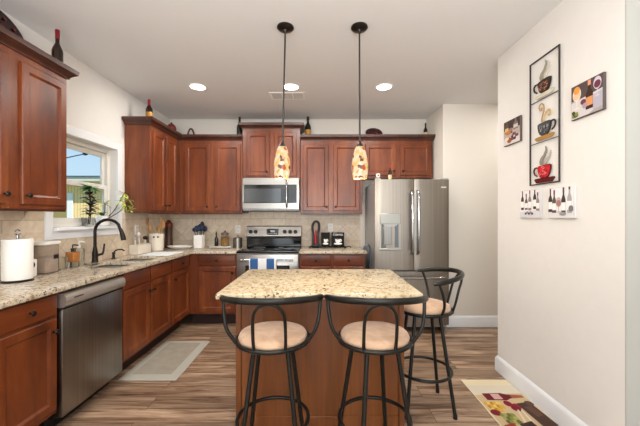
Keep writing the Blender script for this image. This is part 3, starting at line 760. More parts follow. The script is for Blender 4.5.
cup(.594, (48, 34, 28), [(150, 92, 66), (112, 64, 44), (186, 128, 96)], (206, 198, 176), [(150, 146, 128), (214, 206, 186)], 'l', 0, (44, 36, 32))
cup(.297, (66, 66, 66), [(176, 176, 174), (128, 128, 128), (34, 34, 36)], (166, 124, 66), [(170, 134, 92), (196, 164, 96)], 'r', 1, (52, 48, 46))
cup(.0, (190, 32, 38), [(236, 150, 150), (122, 18, 24), (214, 70, 74)], (86, 22, 24), [(140, 134, 124), (176, 168, 156)], 'l', 2, (86, 24, 26))

def canvas(y0, z0, w, h, label, draw, edge, bgc):
    y0 *= .9885
    r = thing('canvas_print', label, 'canvas print', (XR, y0-w/2, z0), 0, 'small square canvas prints')
    m = MB(); m.box(XR-.018, XR, y0-w, y0, z0, z0+h, .002); o = m.build('canvas', pc(edge), r); o.location = -Vector(r.location)
    f = Flat(y0, z0); lv = [0]
    def S(pts, c):
        lv[0] += 1
        q = [(min(max(u, .004), w-.004), min(max(v, .004), h-.004)) for u, v in pts]
        f.mb.m = f.idx(c); f.mb.poly([onwall(u, v, y0, z0, .0185+.00012*lv[0]) for u, v in q])
    S([(.003, .003), (w-.003, .003), (w-.003, h-.003), (.003, h-.003)], bgc); draw(S, w, h)
    f.build('printed_picture', r); return r
def bot(S, u, v, h, c, lab, wd=.026, foil=None):
    w = wd/2
    S([(u-w, v), (u+w, v), (u+w, v+h*.52), (u+w*.7, v+h*.62), (u+w*.36, v+h*.7), (u+w*.36, v+h), (u-w*.36, v+h), (u-w*.36, v+h*.7), (u-w*.7, v+h*.62), (u-w, v+h*.52)], c)
    if foil: S([(u-w*.4, v+h*.82), (u+w*.4, v+h*.82), (u+w*.4, v+h), (u-w*.4, v+h)], foil)
    S([(u-w*.95, v+h*.12), (u+w*.95, v+h*.12), (u+w*.95, v+h*.42), (u-w*.95, v+h*.42)], lab)
def goblet(S, u, v, s, c, wine):
    S(ell(u, v+s*.68, s*.24, s*.32), c); S(ell(u, v+s*.62, s*.2, s*.2), wine)
    S([(u-s*.02, v+.004), (u+s*.02, v+.004), (u+s*.02, v+s*.4), (u-s*.02, v+s*.4)], c); S(ell(u, v+.004, s*.17, s*.035), c)
def warm(S, w, h):
    S([(0, h*.55), (w, h*.55), (w, h), (0, h)], (84, 70, 66)); S([(0, 0), (w*.55, 0), (w, h*.2), (w, h*.6), (0, h*.5)], (206, 200, 198))
    S([(w*.7, h*.1), (w, h*.12), (w, h*.55), (w*.72, h*.5)], (178, 174, 186))
    goblet(S, w*.2, h*.28, .13, (226, 214, 202), (232, 190, 150)); S(ell(w*.2, h*.83, .024, .022), (222, 150, 66))
    bot(S, w*.6, h*.16, .165, (62, 34, 22), (218, 150, 98), .05, (226, 150, 120)); goblet(S, w*.84, h*.42, .11, (206, 198, 206), (110, 48, 72))
    for k in range(9): S(ell(w*(.10+.035*(k % 4)), h*(.10+.05*(k//4)), .013, .011, 10), [(96, 104, 44), (132, 140, 70), (62, 66, 30)][k % 3])
    S(ell(w*.42, h*.42, .02, .016), (112, 54, 70)); S(ell(w*.47, h*.30, .018, .016), (170, 150, 160))
def warm2(S, w, h):
    S([(0, h*.62), (w, h*.62), (w, h), (0, h)], (66, 52, 50)); S([(0, h*.25), (w, h*.35), (w, 0), (0, 0)], (214, 206, 202))
    bot(S, w*.2, h*.5, .10, (96, 70, 50), (202, 180, 120), .05); bot(S, w*.45, h*.45, .1, (58, 44, 44), (150, 120, 110), .045); bot(S, w*.75, h*.55, .09, (120, 104, 96), (200, 190, 184), .06)
    S(ell(w*.3, h*.5, .04, .018), (186, 116, 66)); S(ell(w*.38, h*.18, .032, .022), (150, 88, 48)); S(ell(w*.2, h*.26, .03, .014), (226, 206, 196))
    for k in range(8): S(ell(w*(.55+.08*(k % 5)), h*(.2+.09*(k//3)), .014, .012, 10), [(92, 56, 78), (130, 74, 66), (60, 40, 56)][k % 3])
def cool(S, w, h):
    S([(0, 0), (w, 0), (w, h*.3), (0, h*.22)], (214, 212, 214))
    for u, hh, c in ((.14, .15, (70, 54, 50)), (.34, .12, (110, 90, 80)), (.52, .15, (140, 124, 116)), (.76, .16, (66, 56, 56)), (.9, .13, (150, 140, 136))):
        bot(S, w*u, h*.16+.02*((u*10) % 2), hh, c, (238, 236, 234), .034, (120, 60, 54))
    for k in range(5): S(ell(w*(.32+.08*k), h*(.16+.04*(k % 2)), .013, .009, 10), [(84, 84, 92), (140, 140, 146)][k % 2])
def cool2(S, w, h):
    S([(0, 0), (w, 0), (w, h*.26), (0, h*.2)], (220, 218, 218))
    for u, hh, c in ((.1, .16, (72, 58, 56)), (.26, .15, (96, 84, 80)), (.62, .17, (70, 62, 62)), (.84, .18, (170, 168, 168))):
        bot(S, w*u, h*.13+.015*((u*10) % 2), hh, c, (240, 238, 236), .036, (110, 62, 58))
    goblet(S, w*.44, h*.18, .10, (190, 176, 172), (170, 120, 112)); S(ell(w*.9, h*.3, .02, .02), (120, 120, 124)); S(ell(w*.6, h*.14, .03, .012), (150, 150, 152))
canvas(2.718, 1.937, .220, .199, 'small canvas print of wine and fruit left of the tall cup art', warm2, (96, 84, 78), (182, 168, 160))
canvas(1.989, 1.937, .224, .204, 'warm coloured canvas of a wine bottle and glasses, right of the tall cup art', warm, (90, 80, 76), (168, 160, 158))
canvas(2.498, 1.341, .227, .207, 'pale canvas print of wine bottles, left of the two low ones', cool, (206, 204, 202), (232, 230, 230))
canvas(2.19, 1.341, .223, .200, 'pale canvas print of wine bottles and a glass, right of the two low ones', cool2, (206, 204, 202), (234, 233, 233))

# ------------------------------------------------------------ floor mats
m = MB(); m.box(-1.665, -1.185, 2.63, 3.46, 0, .009, .004); 
gm = m.build('kitchen_mat', mat('mat_border_grey', (176, 172, 160), .9, spec=.1)); tag(gm, 'plain grey mat on the floor in front of the sink', 'mat')
MB().box(-1.60, -1.27, 2.73, 3.41, .009, .0105).build('mat_field', mat('mat_field_grey', (158, 150, 136), .9, spec=.1, noise=5), gm)
rx0, rx1, ry0, ry1 = 1.162, 1.540, 1.60, 2.645
m = MB(); m.box(rx0, rx1, ry0, ry1, 0, .006, .002); rug = m.build('wine_rug', pc((222, 208, 174))); tag(rug, 'cream mat printed with a wine bottle and grapes beside the right wall', 'rug')
class Print:
    def __init__(s): s.mb = MB(); s.mats = []; s.k = 0
    def S(s, pts, c):
        mt = pc(c)
        if mt not in s.mats: s.mats.append(mt)
        s.mb.m = s.mats.index(mt); s.k += 1
        s.mb.poly([(min(max(rx0+u*(rx1-rx0), rx0+.004), rx1-.004), min(max(ry1-v*(ry1-ry0), ry0+.004), ry1-.004), .0062+.00008*s.k) for u, v in pts])
P = Print(); S = P.S           # u across the mat, v from its far end towards the viewer
S([(.02, .09), (.98, .09), (.98, .22), (.02, .22)], (212, 202, 182)); S([(.02, .22), (.98, .20), (.98, .98), (.02, .98)], (196, 172, 134))
S([(.18, .20), (.55, .195), (.66, .215), (.94, .225), (.94, .255), (.66, .265), (.55, .29), (.18, .285)], (104, 22, 36)); S([(.70, .215), (.94, .225), (.94, .255), (.70, .262)], (150, 84, 66)); S([(.33, .205), (.50, .205), (.50, .275), (.33, .275)], (198, 160, 150))
for k in range(13): S(ell(.10+.055*(k % 5)+.02*(k//5), .33+.035*(k//5), .05, .026, 10), [(204, 160, 66), (222, 186, 96), (176, 130, 50)][k % 3])
S(ell(.12, .43, .09, .035), (120, 30, 40)); S(ell(.5, .33, .075, .035), (126, 24, 44)); S(ell(.62, .36, .07, .033), (140, 30, 52)); S(ell(.56, .385, .08, .035), (112, 20, 38))
S([(.55, .40), (.585, .40), (.44, .62), (.40, .62)], (214, 196, 166)); S([(.62, .40), (.65, .40), (.60, .62), (.56, .62)], (216, 200, 176))
for k in range(12): S(ell(.20+.06*(k % 4), .46+.035*(k//4), .045, .024, 10), [(128, 132, 66), (158, 158, 90), (96, 96, 48)][k % 3])
S([(.66, .33), (.93, .31), (1, .56), (.72, .62)], (70, 48, 40)); S([(.74, .37), (.88, .36), (.93, .46), (.79, .48)], (94, 66, 52)); S([(.34, .55), (.60, .52), (.64, .66), (.36, .70)], (58, 40, 36)); S([(.06, .56), (.26, .54), (.30, .74), (.06, .76)], (150, 52, 48)); S([(.30, .72), (.9, .66), (.9, .9), (.30, .94)], (132, 96, 62)); S(ell(.9, .33, .08, .03), (84, 62, 54))
pr = P.mb.build('printed_design', P.mats, rug)

# ------------------------------------------------------------ wall plates
def outlet(loc, rz, label, lit=False):
    r = thing('wall_outlet', label, 'outlet', loc, rz, 'white wall outlets')
    MB().box(-.036, .036, -.006, 0, -.058, .058, .002).build('cover_plate', 'outlet', r)
    m = MB()
    for z in (-.025, .025): m.box(-.011, -.007, -.0066, -.0058, z-.006, z+.006); m.box(.007, .011, -.0066, -.0058, z-.006, z+.006)
    m.build('sockets', 'slot', r); return r
outlet((XL+.008, 3.72, 1.20), RL, 'white outlet on the left wall tiles above the white caddy')
outlet((-1.165, YB-.008, 1.175), 0, 'white outlet on the rear tiles left of the range')
outlet((.15, YB-.008, 1.20), 0, 'white outlet on the rear tiles above the two black signs')
p = MB(); p.box(-.02, .02, -.03, 0, -.025, .025, .006, 2)
tag(p.build('plug_adapter', 'outlet', None, (-1.185, YB-.0145, 1.20)), 'small white plug in the outlet left of the range', 'plug')

# ------------------------------------------------------------ things on the left worktop
Z = CT
pt = thing('paper_towel_roll', 'big white paper towel roll at the left edge of the worktop', 'paper towel', (-1.975, 2.09, Z))
m = MB(); m.lathe([(.022, .014), (.076, .014), (.078, .02), (.078, .272), (.076, .276), (.022, .276)], n=40); m.build('paper', 'paper', pt)
MB().lathe([(.083, 0), (.083, .006), (.07, .012), (.012, .013)], n=36).build('holder_base', 'bronze', pt)
MB().cyl((0, 0, .01), (0, 0, .30), .008).build('post', 'chrome', pt)
m = MB(); m.tube([(.017*math.cos(a), 0, .318+.017*math.sin(a)) for a in [2*PI*k/16 for k in range(16)]], .004, 8, True); m.build('finger_loop', 'chrome', pt)
cn = thing('storage_canister', 'big clear canister with white lid and black tag behind the paper towel', 'canister', (-2.058, 2.385, Z))
m = MB(); m.box(-.066, .066, -.066, .066, 0, .212, .012, 3); m.build('jar', mat('frosted_clear_plastic', (206, 196, 186), .15, trans=.8, ior=1.15), cn)
MB().box(-.06, .06, -.06, .06, .008, .12, .01, 2).build('contents', 'pink_grain', cn)
MB().box(-.071, .071, -.073, .073, .213, .238, .008, 2).build('lid', 'white', cn)
m = MB(); m.prism([(.0662, .008, .105), (.0662, .052, .105), (.0662, .052, .138), (.0662, .008, .138)], (.002, 0, 0)); m.build('tag', 'black', cn)
cs = thing('storage_canister', 'low white canister with a round black badge beside the paper towel', 'canister', (-2.045, 2.222, Z))
MB().box(-.045, .045, -.045, .045, 0, .125, .01, 2).build('jar', 'white', cs)
m = MB(); m.lathe([(.022, 0), (.022, .004), (.018, .005)], (.0445, -.0, .085), 18, 'x'); m.build('badge', 'black', cs)
bx = thing('glass_box', 'small clear glass box between the canister and the soap bottle', 'glass box', (-2.07, 2.53, Z))
MB().box(-.045, .045, -.045, .045, 0, .10, .008, 2).build('box', 'glassjar', bx)
def soap(loc, label, body, cap, sc, h=.13):
    r = thing('soap_bottle', label, 'soap bottle', loc, 0)
    MB().box(-.033*sc, .033*sc, -.036*sc, .036*sc, 0, h, .012, 3).build('bottle', body, r)
    MB().lathe([(.012, h), (.012, h+.012), (.014, h+.013), (.014, h+.028), (.005, h+.029), (.005, h+.05)], n=14).build('neck', cap, r)
    m = MB(); m.tube([(0, 0, h+.048), (0, 0, h+.056), (.02, .012, h+.056), (.036, .018, h+.05)], .006, 10); m.build('pump', cap, r); return r
s1 = soap((-2.06, 2.665, Z), 'orange hand soap bottle with black pump, left of the faucet', 'glassjar', 'black', 1.1)
MB().box(-.031, .031, -.034, .034, .045, .122, .008, 2).build('soap', 'soap', s1)
soap((-2.09, 2.775, Z), 'clear soap bottle with white pump right against the faucet', 'glassjar', 'white', .95, .15)
sp = thing('sponge_dish', 'small clear dish on the worktop in front of the faucet', 'dish', (-2.055, 2.86, Z) if False else (-1.985, 2.79, Z))
MB() and None
m = MB(); m.lathe([(.04, 0), (.055, .006), (.06, .018), (.057, .018), (.052, .009), (.02, .006)], n=24); m.build('dish', 'glassjar', sp)
# drying mat + caddy + crock + mill + plate in the corner
dm = MB(); dm.box(-.17, .17, -.19, .19, 0, .006, .002); o = dm.build('drying_mat', 'shirt', None, (-1.80, 3.63, Z)); tag(o, 'white drying mat on the worktop beside the sink', 'mat')
cd = thing('utensil_caddy', 'low white three-part caddy under the left wall outlet', 'caddy', (-2.075, 3.70, Z))
m = MB()
for k in range(3): m.box(-.045, .045, -.135+.09*k, -.047+.09*k, 0, .012, .002)
for x0, x1, y0, y1 in ((-.05, -.042, -.138, .138), (.042, .05, -.138, .138), (-.042, .042, -.138, -.13), (-.042, .042, .13, .138), (-.042, .042, -.05, -.042), (-.042, .042, .042, .05)): m.box(x0, x1, y0, y1, .0, .105, .003)
m.build('body', 'cream', cd)
def stick(name, label, cat, base, top, r0, head, mt, group=None, mh=None):
    r = thing(name, label, cat, base, 0, group); d = Vector(top)-Vector(base)
    m = MB(); m.tube([Vector((0, 0, 0)), d*.5, d], [r0, r0*.8, r0*.9], 8); m.build('handle', mt, r)
    m = MB(); m.ball(d*1.0 + d.normalized()*head[2]*.8, 1, head, 12, 8); m.build('head', mh or mt, r); return r
stick('dish_brush', 'white dish brush upright in the white caddy', 'brush', (-2.075, 3.700, Z+.014), (-2.09, 3.69, Z+.20), .007, (.022, .022, .025), 'white', 'caddy brushes')
stick('dish_brush', 'dark dish brush at the left of the white caddy', 'brush', (-2.075, 3.610, Z+.014), (-2.085, 3.605, Z+.165), .007, (.02, .02, .02), 'white', 'caddy brushes', 'steel_dark')
stick('dish_brush', 'olive brush at the right of the white caddy', 'brush', (-2.075, 3.785, Z+.014), (-2.075, 3.80, Z+.155), .007, (.028, .028, .022), 'white', 'caddy brushes', 'soil')
ck = thing('utensil_crock', 'white crock with two dark dots holding wooden spoons', 'crock', (-2.03, 3.97, Z))
m = MB(); m.lathe([(.068, 0), (.078, .008), (.084, .10), (.086, .205), (.088, .215), (.082, .215), (.079, .20), (.074, .02), (.01, .015)], n=30); m.build('pot', 'cream', ck)
m = MB()
for a in (-52, -82):
    a = math.radians(a); c = Vector((math.cos(a), math.sin(a), 0)); u = Vector((-c.y, c.x, 0)); m.prism([c*.0845 + u*(.011*math.cos(t)) + Vector((0, 0, .175+.011*math.sin(t))) for t in [2*PI*k/12 for k in range(12)]], c*.0025)
m.build('dots', 'black', ck)
for k, (dx, dy, tx, ty, tz, hd, lab) in enumerate(((-.012, -.005, -.085, -.03, .33, (.012, .03, .05), 'tall wooden spoon leaning left in the white crock'), (-.01, -.035, -.045, -.05, .25, (.028, .012, .04), 'short wooden spoon low at the left of the white crock'), (.015, .03, .015, .03, .25, (.034, .012, .035), 'broad wooden turner in the middle of the white crock'), (.01, .01, .075, .0, .29, (.026, .012, .05), 'wooden spoon leaning right in the white crock'), (.02, -.03, .085, -.055, .36, (.010, .010, .03), 'thin wooden stick leaning far right in the white crock'))):
    stick('wooden_spoon', lab, 'spoon', (-2.03+dx, 3.97+dy, Z+.022), (-2.03+tx, 3.97+ty, Z+tz), .007, hd, 'utensil_wood', 'wooden utensils in the crock')
pm = thing('pepper_mill', 'tall dark wooden mill in the corner behind the white crock', 'pepper mill', (-2.06, 4.36, Z))
MB().lathe([(.052, 0), (.055, .02), (.05, .05), (.047, .16), (.046, .27), (.05, .285)], n=22).build('body', 'mill', pm)
MB().lathe([(.046, .286), (.052, .30), (.05, .33), (.028, .355), (.02, .375), (.005, .382)], n=22).build('grinder_head', mat('copper_cap', (120, 58, 36), .35, .4), pm)
pl = thing('serving_tray', 'shallow white oval tray on the corner worktop beside the crock', 'tray', (-1.86, 4.26, Z))
def oval(m, prof, ax, ay, n=32):
    rings = [[m.bm.verts.new((ax*r*math.cos(2*PI*i/n), ay*r*math.sin(2*PI*i/n), z)) for i in range(n)] for r, z in prof]; m.skin(rings)
m = MB(); oval(m, [(.7, 0), (.8, .006), (1, .03), (1.0, .034), (.95, .032), (.78, .012), (.02, .010)], .165, .11); m.build('dish', 'white', pl)
MB().lathe([(.6, 0)], n=3) and None
# rear-left worktop
bc = thing('utensil_holder', 'square white holder with navy utensils left of the marble tray', 'utensil holder', (-1.645, 4.36, Z))
m = MB()
for x0, x1, y0, y1 in ((-.055, -.048, -.055, .055), (.048, .055, -.055, .055), (-.048, .048, -.055, -.048), (-.048, .048, .048, .055)): m.box(x0, x1, y0, y1, 0, .175, .002)
m.box(-.048, .048, -.048, .048, 0, .01); m.build('pot', 'white', bc)
for k, (tx, tz, hd, lab) in enumerate(((-.075, .235, (.03, .012, .03), 'navy spatula leaning left in the white square holder'), (-.035, .235, (.04, .012, .045), 'navy ladle at the left middle of the white square holder'), (.02, .245, (.045, .014, .05), 'navy spoon at the centre of the white square holder'), (.045, .28, (.03, .01, .05), 'tallest navy turner in the white square holder'), (.08, .235, (.038, .012, .04), 'navy spoon leaning right in the white square holder'))):
    stick('navy_utensil', lab, 'utensil', (-1.645+tx*.2, 4.335+.012*k, Z+.012), (-1.645+tx*.62, 4.32+.022*k, Z+tz-.01), .006, hd, 'navy', 'navy kitchen utensils')
mt = thing('marble_tray', 'white marble tray holding a jar left of the range', 'tray', (-1.335, 4.36, Z))
MB().box(-.15, .14, -.07, .07, .008, .022, .004).build('slab', 'marble', mt)
m = MB()
for x in (-.12, .11):
    for y in (-.05, .05): m.cyl((x, y, 0), (x, y, .009), .01)
m.build('feet', 'bronze', mt)
ZT = Z+.022
jr = thing('cookie_jar', 'glass jar of golden biscuits on the marble tray', 'jar', (-1.295, 4.365, ZT))
MB().lathe([(.05, 0), (.056, .006), (.057, .13), (.048, .145), (.045, .155), (.042, .155), (.044, .143), (.053, .128), (.053, .008), (.01, .006)], n=26).build('jar', 'glassjar', jr)
MB().lathe([(.049, .0075), (.0515, .012), (.0515, .118), (.04, .124), (.01, .126)], n=24).build('biscuits', 'pasta', jr)
MB().lathe([(.048, .156), (.052, .16), (.052, .178), (.03, .186), (.012, .19), (.012, .20), (.016, .205), (.01, .212)], n=24).build('lid', mat('bronze_lid', (126, 108, 90), .35, .6), jr)
oilb = thing('oil_bottle', 'slim dark oil bottle beside the jar on the marble tray', 'bottle', (-1.415, 4.37, ZT))
MB().lathe([(.022, 0), (.025, .004), (.025, .10), (.012, .125), (.009, .15)], n=16).build('glass', 'darkgreen', oilb)
MB().lathe([(.010, .15), (.012, .152), (.012, .17), (.004, .20)], n=12).build('stopper', 'black', oilb)
cnst = thing('metal_canister', 'small steel canister with dark bands right beside the range', 'canister', (-1.105, 4.30, Z))
MB().lathe([(.05, 0), (.05, .01), (.048, .012), (.048, .13), (.05, .132), (.05, .142), (.03, .15), (.008, .152), (.008, .165), (.012, .17), (.004, .176)], n=24).build('can', 'steel', cnst)
m = MB(); m.box(-.058, -.044, -.012, .012, .0, .14, .003); m.box(.044, .058, -.012, .012, .0, .14, .003); m.build('side_clips', 'black', cnst)
# right worktop: stand, two signs, looped holder
ry = 4.33
st = thing('display_stand', 'low dark iron stand under the two black signs', 'stand', (.135, ry, Z))
m = MB(); m.tube([(-.285, -.05, .017), (.22, -.05, .017)], .007, 8); m.tube([(-.28, .05, .017), (.22, .05, .017)], .007, 8)
m.tube(spline([(.22, -.05, .017), (.25, -.055, .03), (.275, -.06, .016), (.265, -.06, .008)], 5), .006, 8)
for x in (-.275, -.2, -.12, -.04, .04, .12, .21): m.tube([(x, -.05, .017), (x, .05, .017)], .006, 8)
for x in (-.27, .2):
    for y in (-.05, .05): m.cyl((x, y, 0), (x, y, .014), .009, n=10)
m.build('frame', 'bronze', st)
from mathutils import Euler
def sign(x, w, h, label, word):
    r = thing('cup_sign', label, 'sign', (x, ry+.005, Z+.0265), 0, 'black coffee signs'); r.rotation_euler = (math.radians(-9), 0, 0)
    MB().box(-w/2, w/2, 0, .014, 0, h, .002).build('board', pc((16, 15, 15)), r)
    m = MB(); e = lambda cu, cv, ru, rv, a0=0, a1=360: [(u, -.0002-0*v, v) for u, v in ell(cu, cv, ru, rv, 20, a0, a1)]
    def pl_(pts, t): m.prism([(u, -.0, v) for u, v in pts], (0, -t, 0))
    pl_(ell(0, h*.17, w*.33, h*.07), .001); pl_([(-w*.22, h*.52), (-w*.2, h*.34), (-w*.1, h*.22), (w*.1, h*.22), (w*.2, h*.34), (w*.22, h*.52)], .0015)
    m.tube([(w*.2+w*.09*math.cos(t), -.002, h*.40+h*.08*math.sin(t)) for t in [2*PI*k/14 for k in range(14)]], .004, 6, True)
    m.build('cup_motif', pc((232, 230, 226)), r)
    m = MB(); m.prism([(u, -.0015, v) for u, v in ell(0, h*.52, w*.17, h*.045)], (0, -.001, 0)); m.build('coffee', pc((92, 64, 50)), r)
    if word:
        cu = bpy.data.curves.new('sign_lettering', 'FONT'); cu.body = word; cu.size = h*.21; cu.align_x = 'CENTER'; cu.extrude = .0008
        to = bpy.data.objects.new('sign_lettering', cu); me = bpy.data.meshes.new_from_object(to); bpy.data.objects.remove(to)
        me.materials.clear(); me.materials.append(pc((232, 230, 226)))
        o = bpy.data.objects.new('lettering', me); COL.objects.link(o); o.parent = r; o.rotation_euler = (PI/2, 0, 0); o.location = (0, -.0012, h*.76)
    return r
sign(.243, .172, .185, 'wide black sign with a white cup and lettering, beside the refrigerator', 'COFFEE')
sign(.075, .118, .185, 'narrow black sign with a white cup beside the looped black holder', None)
kb = thing('bottle_holder', 'tall black looped holder with a red inset left of the black signs', 'holder', (-.06, ry-.0, Z+.0242))
m = MB(); m.box(-.055, .055, -.045, .05, 0, .03, .006); m.box(-.05, -.018, -.025, .03, .03, .20, .005); m.box(.022, .05, -.025, .03, .03, .20, .005); m.build('body', 'black', kb)
m = MB(); m.tube(spline([(-.034, 0, .18), (-.042, 0, .25), (-.028, 0, .31), (.008, 0, .335), (.042, 0, .31), (.046, 0, .25), (.036, 0, .18)], 6), .017, 12); m.build('loop', 'black', kb)
m = MB(); m.tube([(.002, -.0, .031), (.002, -.0, .14), (.003, -.0, .16), (.005, 0, .22)], [.018, .018, .014, .009], 14); m.build('red_inset', 'red', kb, label='red cylinder inside the holder')
# cane leaning in the gap beside the refrigerator
wc = thing('walking_cane', 'slate grey walking cane with hooked handle standing beside the refrigerator', 'cane', (.606, 3.855, 0))
m = MB(); m.tube(spline([(.004, 0, .03), (0, -.01, .5), (-.002, -.02, .93), (-.008, -.02, .985), (-.028, -.02, 1.012), (-.052, -.02, 1.010), (-.072, -.02, .988), (-.078, -.02, .955)], 6), .0125, 12); m.build('shaft', 'handleblue', wc)
MB().lathe([(.017, 0), (.016, .02), (.014, .045)], (.004, 0, 0), 12).build('rubber_tip', 'black', wc)

# ------------------------------------------------------------ on the refrigerator
cm = thing('mini_camera', 'small white camera on top of the refrigerator', 'camera', (FX0+.055, FYF+.12, 1.7653 if False else 1.80))
MB().lathe([(.016, 0), (.016, .006), (.006, .009), (.006, .022)], n=14).build('foot', 'white', cm)
MB().box(-.022, .022, -.014, .02, .02, .064, .006, 2).build('head', 'white', cm)
MB().lathe([(.010, 0), (.010, .002), (.006, .003)], (0, -.0135, .044), 14, 'y').build('lens', 'black', cm)
def bottle(loc, h, label, glass, foil, lab=None, r=.037, sh=.55, group='bottles on top of the cabinets', foil_h=.17, name='wine_bottle'):
    b = thing(name, label, 'bottle', loc, 0, group)
    MB().lathe([(r*.9, 0), (r, h*.015), (r, h*sh), (r*.92, h*(sh+.05)), (r*.5, h*(sh+.16)), (r*.38, h*(sh+.2)), (r*.36, h*.985), (.002, h*.986)], n=22).build('glass', glass, b)
    MB().lathe([(r*.40, h*(1-foil_h)), (r*.42, h*.985), (r*.40, h), (.002, h*1.001)], n=16).build('foil_cap', foil, b)
    if lab: MB().lathe([(r*1.012, h*.10), (r*1.012, h*(sh-.12))], n=22, cap=False).build('label', lab, b)
    return b
bottle((FX0+.20, FYF+.13, 1.7655), .20, 'slim bottle with red cap standing on the refrigerator', 'darkglass', 'red', 'label_cream', r=.022, group=None)

# ------------------------------------------------------------ on the wall cabinets
ZU = U1
bottle((-1.897, 2.312, ZU), .30, 'brown wine bottle with red foil on the near left cabinet', 'darkglass', 'foilred', None, r=.034, sh=.48, foil_h=.22)
bottle((-1.90, 3.56, ZU), .255, 'dark bottle with red neck and cream label on the cabinet past the window', 'darkglass', 'foilred', 'label_gold', r=.036, foil_h=.28)
bottle((-1.09, 4.34, ZU), .305, 'dark wine bottle on the cabinets, left of the raised cabinet', 'darkgreen', 'darkglass', None, r=.038)
bottle((-.165, 4.38, ZU), .32, 'dark wine bottle with gold label on the cabinets, right of the raised cabinet', 'darkgreen', 'black', 'label_gold', r=.042)
bottle((1.435, 4.35, ZU), .225, 'small dark bottle at the right end of the cabinets, above the refrigerator', 'darkgreen', 'black', 'label_cream', r=.026)
def plate(loc, r, lean, rz, label, cols):
    p = thing('decor_plate', label, 'plate', loc, rz, 'dark red plates on top of the cabinets')
    # stands on its rim at the local origin and leans back towards local +Y
    T = Matrix.Rotation(-lean, 4, 'X')
    m = MB(); m.lathe([(.5*r, .012), (.55*r, .004), (.62*r, .006), (.98*r, .022), (r, .026), (.99*r, .030), (.62*r, .012), (.02, .008)], (0, 0, 0), 40, 'y')
    m.bm.transform(Matrix.Translation((0, 0, r))); T0 = T
    m2 = m; m = MB()
    for k in range(12):
        a = 2*PI*k/12; c = Vector((math.cos(a), 0, math.sin(a)))*r*.78; m.prism([(c.x+.07*r*math.cos(t), -.0235+0*c.z, c.z+.07*r*math.sin(t)) for t in [2*PI*q/10 for q in range(10)]], (0, -.002, 0))
    for k in range(7):
        a = 2*PI*k/7; c = Vector((math.cos(a), 0, math.sin(a)))*r*.3; m.prism([(c.x+.14*r*math.cos(t), -.009, c.z+.14*r*math.sin(t)) for t in [2*PI*q/10 for q in range(10)]], (0, -.004, 0))
    m.bm.transform(Matrix.Translation((0, 0, r)))
    tmp = bpy.data.meshes.new('tmp'); m.bm.to_mesh(tmp); m.bm.free()
    n0 = len(m2.bm.faces); m2.bm.from_mesh(tmp); bpy.data.meshes.remove(tmp); m2.bm.faces.ensure_lookup_table()
    for i in range(n0, len(m2.bm.faces)): m2.bm.faces[i].material_index = 1
    m2.build('dish', list(cols), p, xf=T, smooth=60)
    return p
PD = mat('plate_dark', (40, 16, 16), .25, coat=.5)
plate((.745, 4.36, ZU+.003), .118, math.radians(42), 0, 'dark red round plate on the cabinets above the refrigerator gap', (PD, 'redmetal'))
plate((-2.03, 2.07, ZU+.003), .165, math.radians(20), RL, 'dark red round plate on the near left cabinet by the ceiling', (PD, 'redmetal'))
# small ornaments
og = thing('arch_ornament', 'small dark arched ornament on the cabinets left of the corner bottle', 'ornament', (-1.75, 4.34, ZU))
m = MB(); m.tube(spline([(-.035, 0, .012), (-.04, 0, .07), (-.02, 0, .13), (0, 0, .145), (.02, 0, .13), (.04, 0, .07), (.035, 0, .012)], 5), .012, 10); m.build('arch', mat('ornament_brown', (62, 28, 24), .4), og)
MB().box(-.06, .06, -.03, .03, 0, .016, .004).build('foot', mat('ornament_base', (40, 22, 20), .5), og)
og['label'] = 'small dark arched ornament on the rear cabinets near the corner'
o2 = thing('round_ornament', 'small dark red round ornament on the left wall cabinet near the corner', 'ornament', (-1.93, 4.16, ZU))
MB().lathe([(.03, 0), (.034, .008), (.018, .02), (.045, .05), (.06, .09), (.052, .13), (.03, .155), (.01, .16)], n=22).build('body', mat('ornament_red', (104, 30, 30), .35), o2)
MB().ball((0, 0, .168), .012).build('finial', 'bronze', o2)

# ------------------------------------------------------------ plants on the window sill
SZ = WZ0+.014
def leaf(m, base, tip, w, droop=.2):
    base, tip = Vector(base), Vector(tip); d = tip-base; L = d.length; side = d.cross(Vector((0, 0, 1)))
    side = side.normalized() if side.length > 1e-4 else Vector((1, 0, 0)); up = side.cross(d).normalized()
    prev = None
    for k in range(7):
        t = k/6; c = base+d*t + Vector((0, 0, -droop*L*t*t)) ; ww = w*math.sin(PI*min(.98, .08+t*.92))**.8*.5
        cur = [m.bm.verts.new(c-side*ww), m.bm.verts.new(c-up*.12*ww*2), m.bm.verts.new(c+side*ww)]
        if prev: m._f([prev[0], cur[0], cur[1], prev[1]]); m._f([prev[1], cur[1], cur[2], prev[2]])
        prev = cur
def plant(loc, label, stems, pot_mat, pot_prof, leafmats, leaves, name='potted_plant'):
    r = thing(name, label, 'plant', loc, 0)
    MB().lathe(pot_prof, n=24).build('pot', pot_mat, r)
    h = pot_prof[-1][1]
    m = MB()
    for s_ in stems: m.tube(spline(s_, 4), .0045, 7)
    m.build('stems', 'stem', r)
    for nm, mt_, ls in leaves:
        m = MB()
        for b, t, w, dr in ls: leaf(m, b, t, w, dr)
        m.build(nm, mt_, r, smooth=80)
    return r
random.seed(11)
lv1 = []; lv1b = []
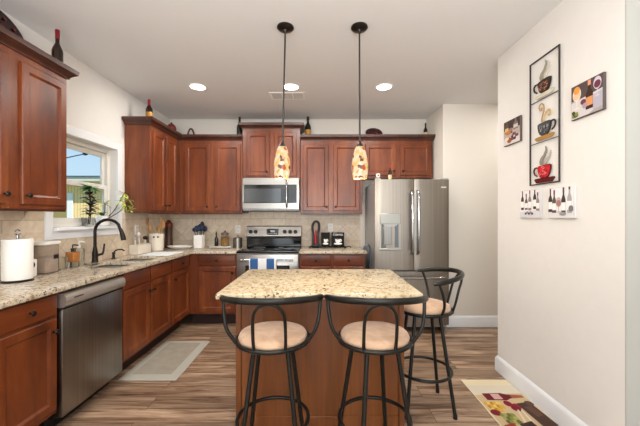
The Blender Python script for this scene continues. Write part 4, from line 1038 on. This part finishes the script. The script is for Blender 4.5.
for k in range(70):
    z = .10+.24*k/70; a = random.uniform(0, 2*PI); L = random.uniform(.07, .12)
    lv1.append(((.02, .0, z), (.02+.7*L*math.cos(a), L*math.sin(a), z+random.uniform(.0, .07)), .030, .3))
for k in range(26):
    a = random.uniform(0, 2*PI); L = random.uniform(.07, .14); lv1b.append(((.02, 0, .36), (.02+.7*L*math.cos(a), L*math.sin(a), .375+random.uniform(-.05, .06)), .028, .3))
plant((XL-.025, 2.985, SZ), 'dark-leaved cane plant in a glass pot, left on the window sill', [[(0, 0, .02), (.018, .0, .16), (.02, 0, .37)], [(.01, .008, .02), (.02, .014, .16), (.018, .004, .28)]], 'glassjar',
      [(.038, 0), (.045, .004), (.05, .085), (.047, .085), (.041, .012), (.01, .010)], None, [('dark_leaves', 'purple_leaf', lv1), ('crown_leaves', 'green', lv1b)])
lv2 = []; lv3 = []
for k in range(14):
    a = random.uniform(0, 2*PI); L = random.uniform(.03, .07); lv2.append(((0, 0, .10), (.8*L*math.cos(a), L*math.sin(a), .12+random.uniform(0, .05)), .026, .3))
for (bx_, by_, bz_) in ((.14, .14, .33), (.16, .17, .27), (.15, .14, .21), (.17, .19, .16), (.13, .11, .26)):
    for k in range(7):
        a = random.uniform(0, 2*PI); L = random.uniform(.07, .13); lv3.append(((bx_, by_, bz_), (bx_+.75*L*math.cos(a), min(by_+L*math.sin(a), .30), bz_+random.uniform(-.06, .07)), .02, .2))
for k in range(7):
    a = random.uniform(0, 2*PI); L = .07; lv3.append(((.03, .0, .22), (.03+.8*L*math.cos(a), L*math.sin(a), .22+random.uniform(-.05, .06)), .022, .2))
plant((XL-.02, 3.17, SZ), 'white pot of yellow-green bamboo, right on the window sill', [[(0, 0, .05), (.02, .01, .14), (.03, .0, .23)], [(.01, .01, .05), (.08, .07, .16), (.14, .14, .34)], [(.01, .0, .05), (.09, .08, .12), (.17, .19, .23)]], 'white',
      [(.04, 0), (.048, .004), (.056, .10), (.052, .10), (.046, .015), (.01, .012)], None, [('green_leaves', 'green', lv2), ('yellow_leaves', 'yellowgreen', lv3)])
